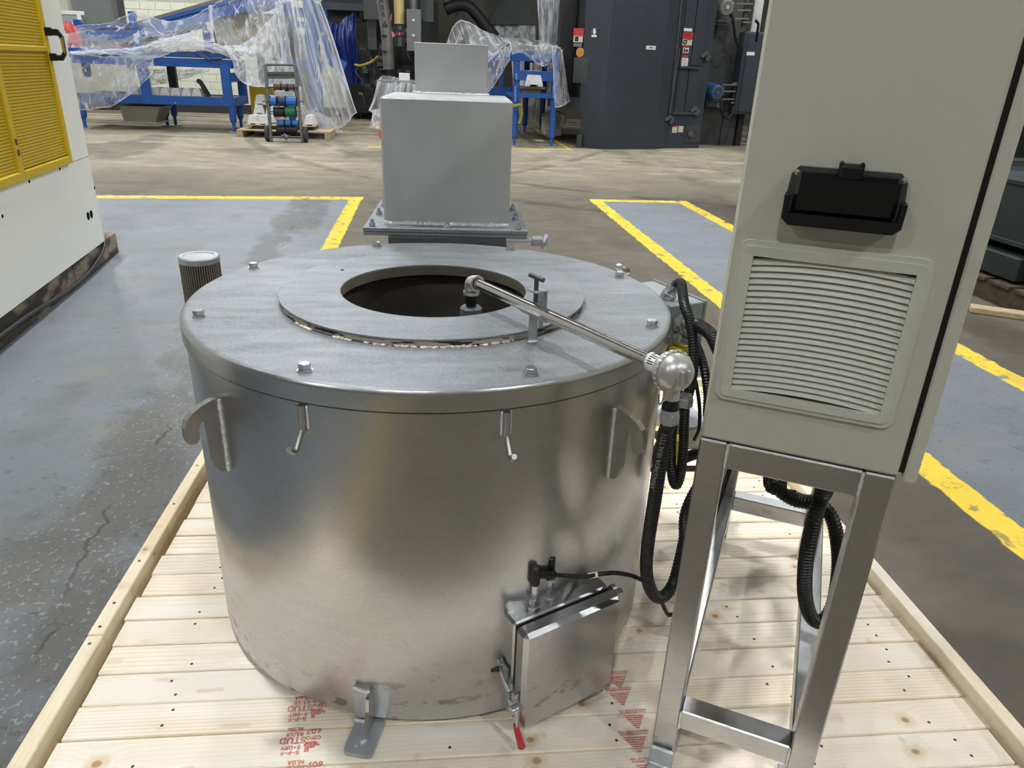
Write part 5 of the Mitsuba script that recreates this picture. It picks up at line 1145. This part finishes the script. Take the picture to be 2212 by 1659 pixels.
add('leaf', dbox(1478, -60, 1500, 142, .03), 'machine_navy', bm)
add('leaf', dbox(1502, -60, 1526, 142, .03), 'machine_navy', bm)
add('leaf', dbox(1460, 150, 1480, 243, .03), 'machine_navy', bm)
add('leaf', dbox(1483, 150, 1510, 243, .03), 'machine_navy', bm)
add('pull_bar', dbar(1468, 145, 1512, 147, .05, .04, .07), 'dark_steel', bm)
add('pull_bar', dbar(1452, 244, 1512, 245, .05, .06, .05), 'machine_grey', bm)
add('hinge_rod', tube([dpt(1476, -40, .05), dpt(1448, 246, .05)], .030, 8), 'dark_steel', bm, smooth=True)
add('hinge_rod', tube([dpt(1468, 105, .08), dpt(1446, 246, .06)], .022, 8), 'machine_grey', bm, smooth=True)
for (x, y) in ((1525, 118), (1502, 236), (1447, 255)):
    add('latch', cat(*[C(dpt(x + dx, y + dy, .02), dpt(x + dx, y + dy, .10), .045, n=8) for dx, dy in ((-6, 2), (0, -3), (6, 4), (3, 9))], dbar(x - 8, y + 3, x + 8, y - 2, .06, .05, .06)), 'dark_steel', bm)
add('switch_panel', cat(dbox(1480, 272, 1512, 308, .02), C(dpt(1493, 289, .02), dpt(1493, 289, .14), .07, n=14), dbox(1485, 279, 1502, 284, .06)), 'machine_grey', bm)
def sign(parts, label, name='sticker'):
    k = None
    for nme, x0, y0, x1, y1, b, off in parts:
        mm = dbox(x0, y0, x1, y1, .003, off)
        if k is None: k = add(name, mm, b, bm, label=label)
        else: add(nme, mm, b, k)
    return k
sign([('base', 1477, 61, 1495, 68, 'label_white', .031)], 'small white sticker')
k = sign([('base', 1475, 70, 1497, 84, 'sign_red', .031), ('lower', 1474, 85, 1495, 98, 'sign_cream', .031), ('line', 1484, 85, 1494, 86.5, 'sign_red', .035), ('text', 1478, 73, 1494, 74, 'ink_black', .035), ('text', 1478, 77, 1494, 78, 'ink_black', .035)], 'red and cream warning sticker')
add('symbol', lathe([(.022, 0), (.05, 0), (.05, .004), (.022, .004)], 16, dpt(1480, 91, .035), fnn), 'ink_black', k)
k = sign([('base', 1475, 99, 1488, 102, 'sign_red', .031), ('lower', 1475, 103, 1488, 115, 'sign_cream', .031), ('bar', 1477, 105, 1479.5, 113, 'ink_black', .035), ('bar', 1481, 107, 1486, 112, 'ink_black', .035), ('stripe', 1474, 119, 1486, 124, 'sign_red', .031)], 'pictogram sticker with a red edge')
k = sign([('base', 1472, 125, 1486, 143, 'label_white', .031)] + [('text', 1474, 128 + 3.4 * j, 1484, 128.8 + 3.4 * j, 'panel_grey', .035) for j in range(4)], 'white printed notice')
k = sign([('base', 1452, 271, 1463, 287, 'sign_cream', .004), ('head', 1453, 271, 1463, 274, 'sign_red', .008)], 'worn red topped sticker near the floor')
sign([('base', 1465, 272, 1476, 286, 'sign_cream', .004)], 'worn cream sticker near the floor')
# stickers on the corner and front panels
def on_panel(p, r, x, y):
    p3, r3 = np.array([p[0], p[1], 0]), np.array([r[0], r[1], 0]); d = (r3 - p3) / np.linalg.norm(r3 - p3); n = np.array([d[1], -d[0], 0])
    v = _f + _r * (x - 1106) / F_PX - _u * (y - 829.5) / F_PX; t = ((p3 - EYE) @ n) / (v @ n); return EYE + v * t, d, n
def psign(p, r, x, y, w, h, b, off=.002, parent=None, label=None, name='sticker'):
    c, d, n = on_panel(p, r, x, y); return add(name, frame(B(-w / 2, w / 2, -h / 2, h / 2, 0, .003), c + n * off, d, (0, 0, 1), n), b, parent or bm, label=label)
k = psign(A_, B_, 1250, 70, .24, .16, 'sign_red', label='red and cream warning sticker')
psign(A_, B_, 1249, 84, .22, .13, 'sign_cream', parent=k, name='lower'); psign(A_, B_, 1246, 84, .08, .09, 'ink_black', .006, k, name='symbol')
psign(A_, B_, 1248, 97, .20, .065, 'panel_grey', label='small grey plate')
c, d, n = on_panel(A_, B_, 1253, 113); add('sticker', lathe([(0, 0), (.095, 0), (.095, .003), (0, .003)], 24, c, n), 'sign_orange', bm, label='round orange sticker')
k = psign(A_, B_, 1284, 71, .12, .16, 'label_white', label='white number plate reading 11')
c, d, n = on_panel(A_, B_, 1284, 74.5)
tm = meshkit.text_mesh('11', .105, .003, bold=True); tm.apply_translation([-tm.bounds.mean(0)[0], 0, 0]); add('numeral', frame(tm, c + n * .006, d, (0, 0, 1), n), 'ink_black', k)
k = psign(B_, C_, 1412 - 6, 103, .235, .075, 'label_white', label='small white sticker'); psign(B_, C_, 1406, 103, .10, .022, 'panel_grey', .006, k, name='text')
psign(A_, B_, 1254, 152, .34, .50, 'machine_grey', label='patch plate on the corner panel', name='patch_plate')
# gearbox side with two motors
gs = thing('drive_unit', 'dark grey drive frame with two motors right of the blasting machine', 'machine')
add('back_plate', cat(pb(1512, -80, 1600, 318, 18.3, .8)), 'machine_grey', gs)
adds('pillar', [pb(1562, 200, 1592, 310, 18.0, .3), pb(1512, 135, 1568, 319, 18.05, .25)], 'machine_grey', gs)
for (y, x0, x1) in ((8, 1590, 1625), (22, 1592, 1622), (40, 1586, 1617), (48, 1604, 1620), (183, 1560, 1600), (197, 1562, 1598), (214, 1560, 1596), (222, 1578, 1596), (180, 1582, 1600)):
    add('rail', bar(at(x0, y, 17.7), at(x1, y + .5, 17.7), .06, .035), 'roller_grey', gs)
for (x, y) in ((1612, 28), (1588, 203)): add('slide', pb(x - 4, y - 22, x + 3, y + 24, 17.75, .1), 'dark_steel', gs)
for (x, y, b, rr, nm) in ((1571, 16, 'motor_grey', .175, 'grey'), (1550, 200, 'motor_blue', .172, 'blue')):
    c = at(x, y, 17.35); d = np.array([.22, -1, -.10]); d /= np.linalg.norm(d)
    mt = add('motor', cat(lathe([(0, -.5), (rr, -.5), (rr, -.04), (rr * .9, 0), (rr * .82, .012), (0, .012)], 32, c, d), frame(B(.12, .24, -.09, .11, -.35, -.1, .02), c, *( (lambda D: (np.cross(D, [0, 0, 1]) / np.linalg.norm(np.cross(D, [0, 0, 1])) * -1, np.array([0, 0, 1.0]), D))(d)))), b, gs, smooth=35, label=nm + ' electric motor')
    add('fan_cover', lathe([(0, .014), (rr * .70, .014), (rr * .74, .006)], 28, c, d), 'dark_steel' if nm == 'blue' else 'panel_grey', mt, smooth=35)
    add('hub', lathe([(0, .03), (.035, .028), (.04, .014)], 16, c, d), 'wire_blue' if nm == 'blue' else 'casting_white', mt, smooth=35)
    adds('mount', [pb(x - 26, y + 12, x + 12, y + 30, 17.9, .3), C(at(x + 4, y + 28, 17.3), at(x + 4, y + 28, 17.6), .06, n=10)], 'dark_steel', gs)
add('flex_lead', tube(spline([at(1578, 30, 17.3), at(1584, 50, 17.35), at(1588, 78, 17.4), at(1594, 98, 17.45), at(1601, 104, 17.5), at(1605, 96, 17.5)], 40), .026, 8), 'black_rubber', gs, smooth=True)
add('flex_lead', tube(spline([at(1557, 218, 17.3), at(1557, 238, 17.3), at(1564, 252, 17.32), at(1573, 255, 17.35), at(1581, 246, 17.4), at(1585, 228, 17.45)], 40), .026, 8), 'black_rubber', gs, smooth=True)
add('foot_strip', pb(1510, 318, 1564, 321, 17.9, .1), 'roller_grey', gs)
cb = thing('wall_cabinet', 'dark blue grey electrical cabinet partly behind the beige control cabinet', 'cabinet')
add('case', pb(1598, 88, 1650, 232, 17.6, .4, .02), 'machine_navy', cb)
add('door', pb(1606, 91, 1648, 228, 17.57, .03, .01), 'machine_navy', cb)
add('label', pb(1613, 113, 1630, 119, 17.565, .004, .001), 'label_white', cb)
adds('leg', [pb(1594, 232, 1606, 310, 17.9, .15), pb(1635, 232, 1648, 312, 17.9, .15)], 'machine_black', cb)
single('cabinet_lead', tube(spline([at(1632, 44, 17.2), at(1638, 52, 17.2), at(1636, 70, 17.25), at(1634, 88, 17.4)], 24), .030, 8), 'black_rubber', 'black lead dropping into the dark electrical cabinet', 'lead', smooth=True)
single('partition', cat(pb(1631, -60, 1650, 70, 18.5, .1), pb(1631, 70, 1650, 330, 18.9, .1)), 'casting_white', 'pale partition standing behind the beige control cabinet', 'partition')

# ================================================================== scrap bench at the right edge
sb_ = thing('scrap_bench', 'dark green steel bench loaded with scrap at the right edge', 'bench')
X0, X1, Y0, Y1 = 4.40, 6.2, 4.62, 6.2
add('top', B(X0 + .10, X1, Y0 + .05, Y1, .70, .74, .006), 'teal_steel', sb_)
for (x, y) in ((X0 + .16, Y0 + .12), (X0 + .16, Y1 - .15), (X1 - .2, Y0 + .12)):
    add('leg', B(x - .06, x + .06, y - .06, y + .06, .08, .70, .006), 'teal_steel', sb_)
add('lower_shelf', cat(B(X0 + .1, X1, Y0 + .1, Y1, .26, .30, .006), B(X0 + .26, X1, Y0 + .5, Y0 + .54, .3, .7)), 'teal_steel', sb_)
add('base_box', cat(B(X0 + .42, X1, Y0 + .02, Y1 - .3, .02, .25, .02), B(X0 + .05, X0 + .3, Y0 + .3, Y1 - .2, .02, .2, .01)), 'teal_steel', sb_)
add('shade_panel', B(X0 + .30, X1, Y0 + .75, Y0 + .78, .02, .70), 'machine_black', sb_)  # dark sheet added to stand for the black shade inside the bench
add('end_panel', B(X0 + .12, X0 + .15, Y0 + .2, Y1 - .1, .28, .70), 'teal_steel', sb_)
bp = thing('dark_machine', 'dark hulking machine behind the scrap bench at the right edge', 'machine')
add('body', B(5.6, 9.5, 6.9, 9.5, ZF, 2.6, .03), 'machine_black', bp)
add('ledge', B(5.45, 9.5, 6.7, 6.9, .55, .75, .01), 'machine_grey', bp)
add('guard', B(5.9, 6.9, 6.82, 6.9, .9, 2.2, .01), 'teal_steel', bp)
ps = thing('dark_pallet', 'dark weathered pallet under the green scrap bench', 'pallet')
for k in range(6): add('deck_board', B(X0 - .02, X1, Y0 - .02 + k * .27, Y0 + .2 + k * .27, -.03, .0, .005), 'rust_brown', ps)
for x in (X0 + .06, X0 + .9, X1 - .1): add('stringer', B(x - .05, x + .05, Y0, Y1, ZF, -.03, .005), 'rust_brown', ps)
single('loose_plank', rotz(B(4.02, 4.52, 4.60, 4.72, ZF, ZF + .045, .006), -32, (4.3, 4.66, 0)), 'old_wood', 'short pale plank on the floor in front of the dark pallet', 'plank')
rs = random.Random(9)
for k in range(5):
    x, y = 4.56 + .12 * rs.random() + .16 * (k % 3), 4.75 + .25 * rs.random() + .1 * k
    single('scrap_block', rotz(B(x, x + .22, y, y + .13, .74 + .0 + .06 * (k > 2), .79 + .06 * (k > 2) + .03 * rs.random(), .008), rs.uniform(-30, 30), (x, y, 0)), 'rust_brown' if k % 2 else 'dark_steel', ['flat dark scrap block at the near corner of the bench top', 'brown scrap block beside the near corner of the bench top', 'dark scrap block at the back of the bench top', 'brown scrap block stacked highest on the bench top', 'dark scrap block stacked on the scrap bench'][k], 'scrap')
wr = []
for k in range(16):
    c = np.array([4.78 + .35 * rs.random(), 4.9 + .4 * rs.random(), .90 + .22 * rs.random()])
    wr.append(tube(spline([c + [rs.uniform(-.25, .0), rs.uniform(-.2, .1), rs.uniform(-.1, .02)], c + [0, 0, rs.uniform(.02, .1)], c + [rs.uniform(.1, .3), rs.uniform(-.1, .2), rs.uniform(-.08, .02)]], 16), rs.uniform(.006, .014), 6))
single('scrap_wire', cat(wr), 'dark_steel', 'tangle of dark wire on the scrap bench', 'wire tangle', smooth=True, kind='stuff')
for (x, y, z, r, L, lb) in ((4.78, 4.86, .93, .05, .30, 'bright metal tube on top of the scrap pile'), (4.86, 5.05, .99, .06, .25, 'second bright metal tube behind the first on the scrap pile')):
    single('metal_tube', lathe([(r * .7, 0), (r, 0), (r, L), (r * .7, L), (r * .7, 0)], 24, (x - .1, y, z), (1, -.25, .12)), 'zinc', lb, 'tube', smooth=35)
single('orange_offcut', bar((4.72, 4.84, .875), (5.0, 4.80, .885), .04, .02), 'pipe_yellow', 'pale yellow strip lying in the scrap pile', 'strip')
